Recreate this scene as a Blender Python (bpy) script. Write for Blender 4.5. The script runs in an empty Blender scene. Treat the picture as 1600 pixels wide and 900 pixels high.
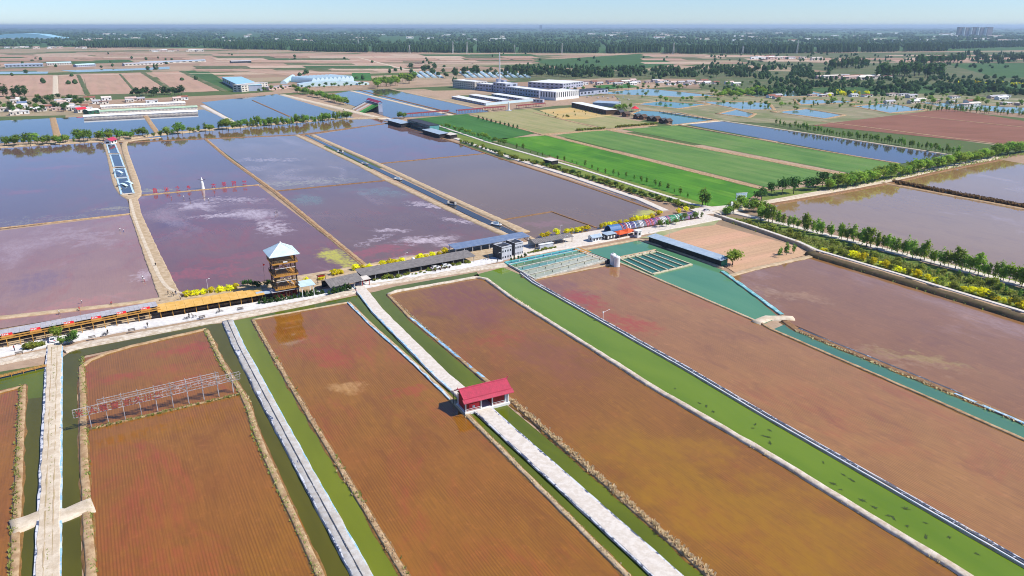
import bpy, bmesh, math, random
from mathutils import Vector, Matrix, noise as mnoise
R = math.radians
random.seed(11)
scene = bpy.context.scene
COL = scene.collection

# ------------------------------------------------------------------ camera
CAM_H, FPX, HORIZON = 100.0, 1130.0, 40.0      # drone height (m), focal length (px of a 1600 px wide frame), horizon row
PITCH = math.atan((450 - HORIZON) / FPX)
cam_d = bpy.data.cameras.new("camera"); cam = bpy.data.objects.new("camera", cam_d); COL.objects.link(cam)
cam.location = (0, 0, CAM_H); cam.rotation_euler = (R(90) - PITCH, 0, 0)
cam_d.sensor_width = 36; cam_d.lens = 36 * FPX / 1600; cam_d.clip_start = 1; cam_d.clip_end = 90000
scene.camera = cam
# ------------------------------------------------------------------ sky, sun, exposure
SUN_AZ, SUN_EL = R(101), R(48)                 # azimuth clockwise from +Y (the view direction)
w = bpy.data.worlds.new("World"); scene.world = w; w.use_nodes = True
nt = w.node_tree; nt.nodes.clear()
sky = nt.nodes.new("ShaderNodeTexSky"); sky.sky_type = 'NISHITA'; sky.sun_disc = False
sky.sun_elevation = SUN_EL; sky.sun_rotation = SUN_AZ; sky.altitude = 300; sky.air_density = 1.0; sky.dust_density = 0.0; sky.ozone_density = 4.0
bg = nt.nodes.new("ShaderNodeBackground"); bg.inputs[1].default_value = 0.094
wo = nt.nodes.new("ShaderNodeOutputWorld")
wb = nt.nodes.new("ShaderNodeMixRGB"); wb.blend_type = 'MULTIPLY'; wb.inputs[0].default_value = 1; wb.inputs[2].default_value = (.76, .94, 1.28, 1)   # the camera's cool white balance, the same all over the sky
nt.links.new(sky.outputs[0], wb.inputs[1]); nt.links.new(wb.outputs[0], bg.inputs[0]); nt.links.new(bg.outputs[0], wo.inputs[0])
sd = bpy.data.lights.new("sun", 'SUN'); sd.energy = 4.9; sd.angle = R(0.5); sd.color = (1.0, 0.95, 0.86)
sun = bpy.data.objects.new("sun", sd); COL.objects.link(sun)
sdir = Vector((math.sin(SUN_AZ) * math.cos(SUN_EL), math.cos(SUN_AZ) * math.cos(SUN_EL), math.sin(SUN_EL)))
sun.rotation_euler = sdir.to_track_quat('Z', 'Y').to_euler(); sun.location = sdir * 500
vs = scene.view_settings; vs.view_transform = 'Standard'; vs.look = 'None'; vs.exposure = 0.32; vs.gamma = 1; vs.use_curve_mapping = False
cy = scene.cycles
cy.max_bounces = 6; cy.diffuse_bounces = 2; cy.glossy_bounces = 3; cy.transmission_bounces = 3; cy.volume_bounces = 0
cy.transparent_max_bounces = 6; cy.use_denoising = True; cy.use_adaptive_sampling = True; cy.adaptive_threshold = 0.02
cy.filter_width = 1.0
cy.caustics_reflective = False; cy.caustics_refractive = False

# ------------------------------------------------------------------ surveying helpers
_s, _c = math.sin(PITCH), math.cos(PITCH)
def G(x, y, z=0.0):
    """ground point (height z) surveyed from a point of the photograph"""
    d = Vector(((x - 800), FPX * _c + (450 - y) * _s, -FPX * _s + (450 - y) * _c))
    t = (z - CAM_H) / d.z
    return Vector((d.x * t, d.y * t, z))
def mpp(y):                                   # metres per photo pixel at a ground row
    return CAM_H / ((y - HORIZON) * _c)
UA = R(29.8)                                  # direction of the strip road; the long dikes run at right angles to it
U = Vector((math.cos(UA), math.sin(UA), 0)); V = Vector((-math.sin(UA), math.cos(UA), 0))

# ------------------------------------------------------------------ tags
def tag(o, label=None, cat=None, group=None, kind=None):
    if label: o["label"] = label
    if cat: o["category"] = cat
    if group: o["group"] = group
    if kind: o["kind"] = kind
    return o
def empty(name, loc=(0, 0, 0), rz=0, label=None, cat=None, group=None):
    o = bpy.data.objects.new(name, None); COL.objects.link(o); o.location = loc; o.rotation_euler = (0, 0, rz)
    o.empty_display_size = .2
    return tag(o, label, cat, group)
def link(name, me, parent=None, loc=None, rz=0, scale=None):
    o = bpy.data.objects.new(name, me); COL.objects.link(o)
    if parent: o.parent = parent
    if loc is not None: o.location = loc
    if rz: o.rotation_euler = (0, 0, rz)
    if scale: o.scale = scale
    return o
_ORD = "first second third fourth fifth sixth seventh eighth ninth tenth eleventh twelfth thirteenth fourteenth fifteenth sixteenth seventeenth eighteenth nineteenth".split()
_TEN = {20: ("twentieth", "twenty"), 30: ("thirtieth", "thirty"), 40: ("fortieth", "forty"), 50: ("fiftieth", "fifty"), 60: ("sixtieth", "sixty"), 70: ("seventieth", "seventy"), 80: ("eightieth", "eighty"), 90: ("ninetieth", "ninety")}
def nth(i):
    n = i + 1
    if n > 99: return "one-hundred-and-" + nth(i - 100) if n > 100 else "hundredth"
    if n < 20: return _ORD[n - 1]
    t = n // 10 * 10
    return _TEN[t][0] if n == t else _TEN[t][1] + "-" + _ORD[n - t - 1]

# ------------------------------------------------------------------ mesh builder
class MB:
    def __init__(s): s.v, s.f, s.m = [], [], []
    def add(s, vs, fs, mi=0):
        b = len(s.v); s.v.extend(tuple(p) for p in vs)
        for f in fs: s.f.append(tuple(i + b for i in f)); s.m.append(mi)
        return s
    def box(s, x0, x1, y0, y1, z0, z1, mi=0):
        return s.add([(x0, y0, z0), (x1, y0, z0), (x1, y1, z0), (x0, y1, z0), (x0, y0, z1), (x1, y0, z1), (x1, y1, z1), (x0, y1, z1)],
                     [(0, 3, 2, 1), (4, 5, 6, 7), (0, 1, 5, 4), (1, 2, 6, 5), (2, 3, 7, 6), (3, 0, 4, 7)], mi)
    def hexa(s, lo, hi, mi=0):                # 4 lower points, 4 upper points
        return s.add(list(lo) + list(hi), [(0, 3, 2, 1), (4, 5, 6, 7), (0, 1, 5, 4), (1, 2, 6, 5), (2, 3, 7, 6), (3, 0, 4, 7)], mi)
    def beam(s, p, q, w=.1, h=None, mi=0):
        p, q = Vector(p), Vector(q); h = h or w; d = (q - p).normalized()
        a = d.cross(Vector((0, 0, 1)))
        if a.length < 1e-3: a = Vector((1, 0, 0))
        a.normalize(); b = a.cross(d).normalized()
        c = [(-w / 2, -h / 2), (w / 2, -h / 2), (w / 2, h / 2), (-w / 2, h / 2)]
        return s.hexa([p + a * i + b * j for i, j in c], [q + a * i + b * j for i, j in c], mi)
    def tube(s, p, q, r0, r1=None, n=8, mi=0):
        p, q = Vector(p), Vector(q); r1 = r0 if r1 is None else r1; d = (q - p).normalized()
        a = d.orthogonal().normalized(); b = d.cross(a)
        vs = []
        for c, r in ((p, r0), (q, r1)):
            for i in range(n):
                t = 2 * math.pi * i / n; vs.append(c + a * (r * math.cos(t)) + b * (r * math.sin(t)))
        fs = [(i, (i + 1) % n, n + (i + 1) % n, n + i) for i in range(n)] + [tuple(range(n))[::-1], tuple(range(n, 2 * n))]
        return s.add(vs, fs, mi)
    def lathe(s, prof, n=12, c=(0, 0), mi=0):
        vs = []; k = len(prof)
        for r, z in prof:
            for i in range(n):
                t = 2 * math.pi * i / n; vs.append((c[0] + r * math.cos(t), c[1] + r * math.sin(t), z))
        fs = [(j * n + i, j * n + (i + 1) % n, (j + 1) * n + (i + 1) % n, (j + 1) * n + i) for j in range(k - 1) for i in range(n)]
        fs += [tuple(range(n))[::-1], tuple(range((k - 1) * n, k * n))]
        return s.add(vs, fs, mi)
    def gable(s, x0, x1, y0, y1, z0, zr, t=.15, ov=0, mi=0, ridge=.5):   # roof slabs, ridge along x
        ym = y0 + (y1 - y0) * ridge; sl0 = (zr - z0) / max(ym - y0, .01); sl1 = (zr - z0) / max(y1 - ym, .01)
        ya, yb, xa, xb = y0 - ov, y1 + ov, x0 - ov, x1 + ov
        za, zb = z0 - ov * sl0, z0 - ov * sl1
        for yy, zz in ((ya, za), (yb, zb)):
            s.hexa([(xa, yy, zz), (xb, yy, zz), (xb, ym, zr), (xa, ym, zr)], [(xa, yy, zz + t), (xb, yy, zz + t), (xb, ym, zr + t), (xa, ym, zr + t)], mi)
        return s
    def hip(s, x0, x1, y0, y1, z0, zr, inset, t=.12, mi=0):
        ym = (y0 + y1) / 2
        b = [(x0, y0, z0), (x1, y0, z0), (x1, y1, z0), (x0, y1, z0)]
        top = [(x0, y0, z0 + t), (x1, y0, z0 + t), (x1, y1, z0 + t), (x0, y1, z0 + t), (x0 + inset, ym, zr), (x1 - inset, ym, zr)]
        return s.add(b + top, [(0, 3, 2, 1), (0, 1, 5, 4), (1, 2, 6, 5), (2, 3, 7, 6), (3, 0, 4, 7), (4, 5, 9, 8), (5, 6, 9), (6, 7, 8, 9), (7, 4, 8)], mi)
    def mesh(s, name, mats, smooth=False):
        me = bpy.data.meshes.new(name); me.from_pydata(s.v, [], s.f)
        for m in (mats if isinstance(mats, (list, tuple)) else [mats]): me.materials.append(m)
        if len(me.materials) > 1: me.polygons.foreach_set("material_index", s.m)
        bm = bmesh.new(); bm.from_mesh(me); bmesh.ops.recalc_face_normals(bm, faces=bm.faces); bm.to_mesh(me); bm.free()
        if smooth: me.shade_smooth()
        me.update(); return me
    def build(s, name, mats, parent=None, loc=None, rz=0, smooth=False):
        return link(name, s.mesh(name, mats, smooth), parent, loc, rz)

# ------------------------------------------------------------------ materials
class NT:
    def __init__(s, name):
        s.m = bpy.data.materials.new(name); s.m.use_nodes = True; s.t = s.m.node_tree; s.t.nodes.clear()
        s.out = s.n("OutputMaterial")
        g = s.n("NewGeometry"); s.pos = g.outputs["Position"]
    def n(s, t, **kw):
        nd = s.t.nodes.new("ShaderNode" + t)
        for k, v in kw.items(): setattr(nd, k, v)
        return nd
    def l(s, a, b): s.t.links.new(a, b)
    def mapping(s, src=None, rot=0, scale=(1, 1, 1), loc=(0, 0, 0)):
        # rotate first, then scale
        a = s.n("Mapping"); a.inputs["Rotation"].default_value = (0, 0, rot); s.l(src or s.pos, a.inputs["Vector"])
        b = s.n("Mapping"); b.inputs["Scale"].default_value = scale; b.inputs["Location"].default_value = loc; s.l(a.outputs[0], b.inputs["Vector"])
        return b.outputs[0]
    def noise(s, vec, scale=1, detail=3, rough=.55, dist=0):
        k = s.n("TexNoise"); k.inputs["Scale"].default_value = scale; k.inputs["Detail"].default_value = detail
        k.inputs["Roughness"].default_value = rough; k.inputs["Distortion"].default_value = dist; s.l(vec, k.inputs["Vector"])
        return k.outputs[0]
    def ramp(s, fac, a, b, c0=0, c1=1):
        k = s.n("MapRange"); k.inputs[1].default_value = a; k.inputs[2].default_value = b; k.inputs[3].default_value = c0; k.inputs[4].default_value = c1
        k.interpolation_type = 'SMOOTHSTEP'; s.l(fac, k.inputs[0]); return k.outputs[0]
    def mul(s, a, b):
        k = s.n("Math", operation='MULTIPLY')
        for i, x in enumerate((a, b)):
            if isinstance(x, (int, float)): k.inputs[i].default_value = x
            else: s.l(x, k.inputs[i])
        return k.outputs[0]
    def mix(s, fac, a, b, mode='MIX'):
        k = s.n("MixRGB", blend_type=mode)
        if isinstance(fac, (int, float)): k.inputs[0].default_value = fac
        else: s.l(fac, k.inputs[0])
        for i, x in ((1, a), (2, b)):
            if isinstance(x, tuple): k.inputs[i].default_value = (*x[:3], 1)
            else: s.l(x, k.inputs[i])
        return k.outputs[0]
    def bsdf(s, col, rough=.8, metallic=0, ior=1.45, spec=.5, bump=None, bs=.3, bd=.05):
        b = s.n("BsdfPrincipled")
        if isinstance(col, tuple): b.inputs["Base Color"].default_value = (*col[:3], 1)
        else: s.l(col, b.inputs["Base Color"])
        if isinstance(rough, (int, float)): b.inputs["Roughness"].default_value = rough
        else: s.l(rough, b.inputs["Roughness"])
        b.inputs["Metallic"].default_value = metallic; b.inputs["IOR"].default_value = ior; b.inputs["Specular IOR Level"].default_value = spec
        if bump is not None:
            k = s.n("Bump"); k.inputs["Strength"].default_value = bs; k.inputs["Distance"].default_value = bd; s.l(bump, k.inputs["Height"]); s.l(k.outputs[0], b.inputs["Normal"])
        s.l(b.outputs[0], s.out.inputs[0]); return b
def hexc(h):
    h = h.lstrip('#'); r = []
    for i in (0, 2, 4):
        c = int(h[i:i + 2], 16) / 255; r.append(c / 12.92 if c <= .04045 else ((c + .055) / 1.055) ** 2.4)
    return tuple(r)
_MC = {}
def M(name, col, rough=.75, var=.18, scale=.6, col2=None, metallic=0, bump=0, spec=.4, thr=(.35, .65)):
    """plain painted / earthen surface: base colour with noise variation and some fine relief"""
    if name in _MC: return _MC[name]
    t = NT(name); n1 = t.noise(t.pos, scale, 4, .6); n2 = t.noise(t.pos, scale * 7, 3, .6)
    c2 = col2 or tuple(max(0, c * (1 - var * 1.6)) for c in col)
    c = t.mix(t.ramp(n1, thr[0], thr[1]), col, c2)
    c = t.mix(t.mul(t.ramp(n2, .45, .75), var), c, tuple(x * .45 for x in col))
    t.bsdf(c, rough, metallic, spec=spec, bump=n2 if bump else None, bs=bump, bd=.08)
    _MC[name] = t.m; return t.m
# ================================================================== MATERIALS OF THE LAND
def paddy(name, c1, c2, red=0.0, froth=0.0, lines=.35, rough=.04, ang=UA + R(90), ior=1.33, ripple=.02, algae=0, redc=(.36, .05, .035), seed=0, linec=None, spots=(), rows=0):
    """shallow water over mud: mud colour seen through, sky mirrored by the surface"""
    t = NT(name)
    p = t.mapping(rot=-ang, scale=(1, 1, 1), loc=(seed * 37.1, seed * 17.7, 0))
    big = t.noise(p, .012, 4, .6, .6)
    st = t.noise(t.mapping(p, 0, (.012, .22, 1)), 1, 4, .65)
    fine = t.noise(t.mapping(p, 0, (.10, 2.2, 1)), 1, 3, .7)
    c = t.mix(t.ramp(big, .3, .7), c1, c2)
    mot = t.noise(p, .35, 5, .75); dk = t.noise(t.mapping(p, 0, (.035, .09, 1), (2, 7, 0)), 1, 6, .7, .7)
    c = t.mix(t.mul(t.ramp(dk, .48, .72), min(.7, lines)), c, (c1[0] * .66, c1[1] * .6, c1[2] * .8))
    c = t.mix(t.mul(t.ramp(st, .35, .75), lines * .3), c, tuple(x * .65 for x in c1))
    c = t.mix(t.mul(t.ramp(fine, .42, .64), lines * .55), c, linec or (c2[0] * .5, c2[1] * .5, c2[2] * .8))
    c = t.mix(t.mul(t.ramp(mot, .5, .8), lines * .8), c, (c1[0] * 1.5, c1[1] * 1.5, c1[2] * 1.6))
    if red:
        rp = t.noise(t.mapping(p, 0, (.02, .035, 1), (3.1, 1.7, 0)), 1, 5, .7, .8)
        rf = t.noise(t.mapping(p, 0, (.12, .55, 1)), 1, 3, .7)
        c = t.mix(t.mul(t.ramp(rp, .5, .66), t.ramp(rf, .3, .7, red * .25, red)), c, redc)
    if algae:
        ap = t.noise(t.mapping(p, 0, (.02, .03, 1), (8.1, 4.7, 0)), 1, 4, .6, .5)
        c = t.mix(t.mul(t.ramp(ap, .56, .72), algae), c, (.42, .40, .03))
    rg = rough
    if rows:
        wv_ = t.n("TexWave", wave_type='BANDS', bands_direction='Y'); wv_.inputs["Scale"].default_value = rows; wv_.inputs["Distortion"].default_value = .8; wv_.inputs["Detail"].default_value = 3; wv_.inputs["Detail Scale"].default_value = .25
        t.l(p, wv_.inputs["Vector"]); gap = t.noise(p, .05, 3, .6)
        c = t.mix(t.mul(t.mul(t.ramp(wv_.outputs["Fac"], .35, .95), t.ramp(gap, .3, .65)), lines * .75), c, tuple(x * .5 for x in c1))
    for (sx, sy, ra, rb, an, colr, stg) in spots:
        # a patch of scum, weed, froth, or a darker or more golden tone lying at one place of this pond
        q = G(sx, sy); mp = t.n("Mapping", vector_type='TEXTURE'); mp.inputs["Location"].default_value = (q.x, q.y, 0); mp.inputs["Rotation"].default_value = (0, 0, R(an)); mp.inputs["Scale"].default_value = (ra, rb, 1)
        nv = t.n("TexNoise"); nv.inputs["Scale"].default_value = 1.6 / max(rb, 6); nv.inputs["Detail"].default_value = 5; nv.inputs["Roughness"].default_value = .65; t.l(t.pos, nv.inputs["Vector"])
        sc_ = t.n("VectorMath", operation='MULTIPLY_ADD'); t.l(nv.outputs["Color"], sc_.inputs[0]); k_ = max(ra, rb) * 1.5; sc_.inputs[1].default_value = (k_, k_, 0); sc_.inputs[2].default_value = (-k_ / 2, -k_ / 2, 0)
        ad = t.n("VectorMath", operation='ADD'); t.l(t.pos, ad.inputs[0]); t.l(sc_.outputs[0], ad.inputs[1]); t.l(ad.outputs[0], mp.inputs["Vector"])
        ln = t.n("VectorMath", operation='LENGTH'); sp_ = t.n("VectorMath", operation='MULTIPLY'); sp_.inputs[1].default_value = (1, 1, 0); t.l(mp.outputs[0], sp_.inputs[0]); t.l(sp_.outputs[0], ln.inputs[0])
        fm = t.mul(t.ramp(ln.outputs["Value"], .25, 1.0, 1, 0), t.ramp(t.noise(t.mapping(p, 0, (.15, .5, 1)), 1, 4, .75), .3, .62, stg * .35, stg))
        c = t.mix(fm, c, colr)
    if froth:
        fp = t.noise(t.mapping(p, 0, (.013, .018, 1), (1.3, 9.2, 0)), 1, 6, .62, .9)
        ff = t.noise(t.mapping(p, 0, (.25, .6, 1)), 1, 4, .75)
        fm = t.mul(t.ramp(fp, .53, .70), t.ramp(ff, .3, .65, froth * .3, froth))
        c = t.mix(fm, c, (.58, .46, .47))
        rg = t.ramp(fm, 0, 1, rough, .5)
    wv = t.noise(t.mapping(p, 0, (.9, 1.6, 1)), 1, 2, .5)
    t.bsdf(c, rg, ior=ior, bump=wv, bs=ripple, bd=.2)
    return t.m
def pool(name, c1, c2, rough=.03, ripple=.03, ior=1.33, scale=.06):
    t = NT(name); a = t.noise(t.mapping(rot=-UA - R(90), scale=(.3, 1, 1)), scale, 4, .6, .4)
    c = t.mix(t.ramp(a, .32, .68), c1, c2)
    w2 = t.noise(t.pos, 1.2, 2); t.bsdf(c, rough, ior=ior, bump=w2, bs=ripple, bd=.2); return t.m
def field(name, c1, c2, c3=None, rowang=UA + R(90), row=.4, sc=.02, lines=.35, rowf=.35, thr=(.35, .65)):
    t = NT(name); p = t.mapping(rot=-rowang)
    big = t.noise(p, sc, 5, .6, .5); st = t.noise(t.mapping(p, 0, (.01, rowf, 1)), 1, 4, .65); fi = t.noise(p, .8, 4, .7)
    c = t.mix(t.ramp(big, *thr), c1, c2)
    if c3: c = t.mix(t.mul(t.ramp(t.noise(t.mapping(p, 0, (.02, .07, 1), (5, 3, 0)), 1, 4, .6), .5, .68), .8), c, c3)
    c = t.mix(t.mul(t.ramp(st, .4, .7), lines), c, tuple(x * .55 for x in c1))
    tr_ = t.noise(t.mapping(p, 0, (.004, .09, 1), (1, 4, 0)), 1, 3, .5); c = t.mix(t.mul(t.ramp(tr_, .42, .62), lines * .9), c, (c2[0] * 1.35, c2[1] * 1.15, c2[2] * 1.3))
    c = t.mix(t.mul(t.ramp(fi, .45, .7), .3), c, tuple(x * .55 for x in c2))
    t.bsdf(c, .9, spec=.15, bump=fi, bs=.4, bd=.1); return t.m

def ground_material():
    t = NT("plain_soil"); p = t.mapping(rot=-UA)
    vo = t.n("TexVoronoi", feature='F1', distance='CHEBYCHEV'); vo.inputs["Scale"].default_value = 1; vo.inputs["Randomness"].default_value = .9
    t.l(t.mapping(p, 0, (.0035, .010, 1)), vo.inputs["Vector"])
    sep = t.n("SeparateColor"); t.l(vo.outputs["Color"], sep.inputs[0])
    c = t.mix(t.ramp(sep.outputs[0], .1, .9), (.43, .305, .21), (.33, .22, .15))
    c = t.mix(t.ramp(sep.outputs[1], .72, .74), c, (.085, .13, .045))
    c = t.mix(t.ramp(sep.outputs[2], .85, .87), c, (.36, .28, .18))
    n = t.noise(p, .006, 5, .65); c = t.mix(t.mul(t.ramp(n, .5, .7), .6), c, (.12, .13, .07))
    f = t.noise(t.pos, .25, 4, .7); c = t.mix(t.mul(t.ramp(f, .4, .7), .35), c, (.15, .10, .06))
    t.bsdf(c, .95, spec=.1); return t.m

m_soil = ground_material()
m_bank = M("pale_bank_soil", (.52, .40, .265), .95, .3, .45, col2=(.40, .29, .175), bump=.6, spec=.1)
m_dike = M("tan_dike_soil", (.47, .33, .19), .95, .35, .6, col2=(.31, .19, .10), bump=.6, spec=.1)
m_wet = M("wet_ochre_mud", (.26, .135, .03), .35, .3, .7, col2=(.17, .085, .02), bump=.5, spec=.4)
m_whitebank = M("pale_dike_soil", (.64, .56, .46), .95, .35, .6, col2=(.46, .37, .27), bump=.6, spec=.1)
m_mudbank = M("brown_dike_soil", (.30, .17, .09), .95, .35, .5, col2=(.20, .11, .055), bump=.6, spec=.1)
m_sand = M("sandy_road", (.64, .545, .42), .95, .3, .5, col2=(.52, .42, .30), bump=.5, spec=.1)
m_white = M("white_gravel", (.66, .60, .53), .95, .3, .9, col2=(.57, .50, .42), bump=.5, spec=.1)
m_track = M("wheel_track", (.46, .34, .22), .95, .3, .8, col2=(.38, .30, .16), bump=.5, spec=.1)

# ================================================================== SHEETS AND RIBBONS
def pts(px): return [G(*p) for p in px]
def sheet(name, px, mat, z=.02, kind='structure', world=False):
    ps = [Vector(p) for p in px] if world else [G(*p) - (V * 40 if p[1] >= 900 else V * 0) for p in px]
    me = bpy.data.meshes.new(name); me.from_pydata([(p.x, p.y, z) for p in ps], [], [tuple(range(len(ps)))]); me.materials.append(mat)
    bm = bmesh.new(); bm.from_mesh(me); bmesh.ops.recalc_face_normals(bm, faces=bm.faces)
    for f in bm.faces:
        if f.normal.z < 0: f.normal_flip()
    bmesh.ops.triangulate(bm, faces=bm.faces); bm.to_mesh(me); bm.free()
    return tag(link(name, me), kind=kind)
def resample(ps, step):
    out = [ps[0].copy()]
    for a, b in zip(ps, ps[1:]):
        n = max(1, int(round((b - a).length / step)))
        out += [a.lerp(b, i / n) for i in range(1, n + 1)]
    return out
def rounded(ps, k=2):
    for _ in range(k):
        q = [ps[0]]
        for a, b in zip(ps, ps[1:]): q += [a.lerp(b, .25), a.lerp(b, .75)]
        ps = q + [ps[-1]]
    return ps
def ribbon(name, px, mat, wid, h=.4, z=0.0, jit=.15, top=.6, step=None, kind='structure', off=0, smooth=True, world=False, curve=False, hj=.25, seed=0):
    """earth bank / road along a line: trapezoid section, uneven edges"""
    ps = [Vector(p) for p in px] if world else pts(px)
    if not world and px[-1][1] >= 900: ps = ps[:-1] + [ps[-1] + (ps[-1] - ps[-2]).normalized() * 40]
    if curve: ps = rounded(ps)
    d = min(p.length for p in ps); step = step or max(1.6, d / 130)
    ps = resample(ps, step); n = len(ps); W0, W1 = (wid if isinstance(wid, (list, tuple)) else (wid, wid)); W0 *= 1.15; W1 *= 1.15; off *= 1.15
    hj = hj * .15 if top >= .8 and h > .3 else hj
    vs, fs = [], []; sx = seed * 7.3 + ps[0].x * .1
    for i, p in enumerate(ps):
        t = (ps[min(i + 1, n - 1)] - ps[max(i - 1, 0)]); t.z = 0; t.normalize(); s = Vector((-t.y, t.x, 0)); wd = W0 + (W1 - W0) * i / max(1, n - 1)
        nz = lambda k, f=.22: mnoise.noise(Vector((i * step * f + sx, k * 11.3, 3.1 + seed)))
        c = p + s * off
        a = wd / 2 * (1 + jit * 1.4 * nz(1)); b = wd / 2 * (1 + jit * 1.4 * nz(2)); hh = h * (1 + hj * nz(3)); h2 = h * (1 + hj * nz(4))
        for q, zz in ((c + s * a, -.12), (c + s * a * (top + .5 * (1 - top)), hh * .75), (c + s * a * top, hh), (c, (hh + h2) / 2 + .03 * h), (c - s * b * top, h2), (c - s * b * (top + .5 * (1 - top)), h2 * .75), (c - s * b, -.12)):
            vs.append((q.x, q.y, z + zz))
    k = 7
    for i in range(n - 1):
        for j in range(k - 1): fs.append((i * k + j, i * k + j + 1, (i + 1) * k + j + 1, (i + 1) * k + j))
    fs += [tuple(range(k))[::-1], tuple(range((n - 1) * k, n * k))]
    me = bpy.data.meshes.new(name); me.from_pydata(vs, [], fs); me.materials.append(mat)
    bm = bmesh.new(); bm.from_mesh(me); bmesh.ops.recalc_face_normals(bm, faces=bm.faces); bm.to_mesh(me); bm.free()
    if smooth and top < .8: me.shade_smooth()
    return tag(link(name, me), kind=kind)
def liner(name, px, mat, wid, off, z, label, jit=.25, seed=0, group=None, world=False):
    o = ribbon(name, px, mat, wid, .14, z, jit, .8, step=.9, kind=None, off=off, hj=.9, seed=seed, world=world)
    return tag(o, label, "plastic liner", group)

# ================================================================== THE LAND
S = 60000
sheet("ground", [(-S, -3000, 0), (S, -3000, 0), (S, S, 0), (-S, S, 0)], m_soil, -.15, world=True)

REDW, REDM, FRO, ALG = (.34, .052, .028), (.31, .085, .075), (.56, .44, .44), (.52, .48, .02)
mudA = paddy("mud_water_near", (.27, .100, .018), (.285, .124, .014), ior=1.5, red=.4, lines=.6, seed=1, ripple=.03, rough=.06, rows=.5, spots=[(290, 545, 14, 6, 30, REDW, .6), (190, 590, 10, 4, 30, REDW, .5), (520, 560, 14, 6, 120, REDW, .45), (640, 610, 10, 4, 30, REDW, .5), (540, 605, 7, 5, 0, (.55, .32, .12), .6)])
mudB = paddy("mud_water_centre", (.28, .130, .012), (.255, .100, .018), ior=1.5, red=.2, lines=.6, seed=2, ripple=.03, rough=.06, rows=.5, spots=[(720, 470, 34, 22, 120, (.19, .062, .045), .75), (780, 530, 18, 6, 30, REDW, .35), (860, 560, 26, 14, 120, (.22, .075, .04), .5), (1150, 800, 55, 22, 135, (.30, .150, .006), .7)])
mudC = paddy("mud_water_right", (.32, .150, .050), (.345, .170, .050), ior=1.48, red=.25, lines=.6, seed=3, ripple=.03, rough=.06, rows=.5, spots=[(880, 455, 26, 16, 120, (.20, .085, .065), .7), (915, 470, 17, 8, 120, REDW, .75), (985, 505, 17, 7, 140, REDW, .7), (970, 515, 8, 4, 140, REDW, .6)])
mudD = paddy("mud_water_far_right", (.29, .140, .045), (.26, .118, .036), ior=1.55, lines=.5, seed=4, ripple=.03, rough=.06, froth=.2, rows=.5, spots=[(1230, 460, 22, 7, 150, (.46, .30, .14), .35), (1400, 560, 26, 6, 150, (.46, .30, .16), .25), (1440, 560, 20, 5, 150, (.40, .32, .08), .4)])
mudE = paddy("mud_water_mauve", (.29, .150, .105), (.35, .205, .14), ior=1.5, red=.3, froth=.3, lines=.25, seed=5, ripple=.025, spots=[(100, 480, 30, 9, 30, (.48, .20, .15), .5), (60, 440, 16, 24, 0, (.17, .10, .13), .6), (225, 430, 12, 5, 110, FRO, .6), (130, 370, 40, 10, 150, FRO, .25)])
mudF = paddy("mud_water_purple", (.165, .080, .070), (.205, .105, .080), ior=1.45, red=.3, froth=.25, lines=.25, seed=6.3, ripple=.025, spots=[(300, 430, 40, 9, 30, REDM, .75), (380, 400, 22, 8, 30, REDM, .5), (310, 322, 7, 26, 60, FRO, .8), (345, 337, 24, 4, 20, FRO, .9), (395, 335, 22, 16, 150, FRO, .8), (425, 355, 24, 9, 120, FRO, .9), (360, 312, 30, 7, 0, FRO, .6), (520, 398, 14, 8, 120, ALG, .95), (540, 410, 12, 6, 120, ALG, .9), (270, 350, 14, 10, 0, (.10, .05, .07), .6)])
mudG = paddy("mud_water_dusk", (.155, .088, .066), (.190, .110, .078), ior=1.42, red=.2, froth=.15, lines=.25, seed=7.6, ripple=.025, spots=[(590, 392, 26, 9, 40, REDM, .85), (640, 400, 26, 7, 25, REDM, .6), (668, 375, 20, 8, 15, FRO, 1.0), (700, 382, 10, 5, 15, FRO, .7), (612, 360, 13, 4, 0, FRO, .9), (585, 375, 20, 3, 60, FRO, .6), (680, 322, 26, 6, 150, FRO, .95), (715, 345, 16, 4, 150, FRO, .8), (480, 312, 20, 12, 120, (.16, .20, .16), .7), (590, 300, 30, 14, 150, (.17, .20, .17), .6), (640, 402, 14, 3, 20, FRO, .6)])
mudH = paddy("mud_water_grey", (.19, .112, .050), (.215, .130, .060), ior=1.42, lines=.2, seed=8, ripple=.025, spots=[(1012, 333, 12, 9, 60, ALG, 1.0), (1025, 332, 9, 9, 60, ALG, 1.0), (850, 350, 24, 7, 20, (.28, .14, .11), .7)])
mudI = paddy("mud_water_blue", (.15, .095, .085), (.18, .11, .095), ior=1.48, lines=.2, red=.25, seed=9, ripple=.025, spots=[(80, 262, 40, 8, 20, REDM, .5), (40, 300, 22, 8, 20, REDM, .5), (190, 325, 24, 5, 20, (.40, .33, .14), .6), (235, 298, 20, 5, 10, (.40, .36, .12), .7), (60, 345, 60, 5, 15, (.30, .26, .16), .5)])
mudJ = paddy("mud_water_pale", (.18, .125, .095), (.24, .165, .12), ior=1.45, lines=.3, froth=.3, seed=10, ripple=.025, spots=[(480, 285, 46, 9, 15, (.40, .36, .22), .6), (420, 250, 40, 8, 0, FRO, .5)])
mudK = paddy("mud_water_lilac", (.29, .175, .070), (.33, .205, .085), ior=1.6, lines=.25, froth=.3, seed=12, ripple=.025)
mudL = paddy("mud_water_back", (.06, .05, .05), (.08, .065, .06), lines=.1, seed=13, ripple=.03)
gr1 = pool("channel_water_olive", (.085, .108, .008), (.120, .145, .010), ripple=.06)
gr0 = pool("channel_water_murky", (.072, .066, .008), (.10, .092, .010), ripple=.06)
gr3 = pool("channel_water_lime", (.125, .150, .012), (.16, .185, .014), ripple=.06)
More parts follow.
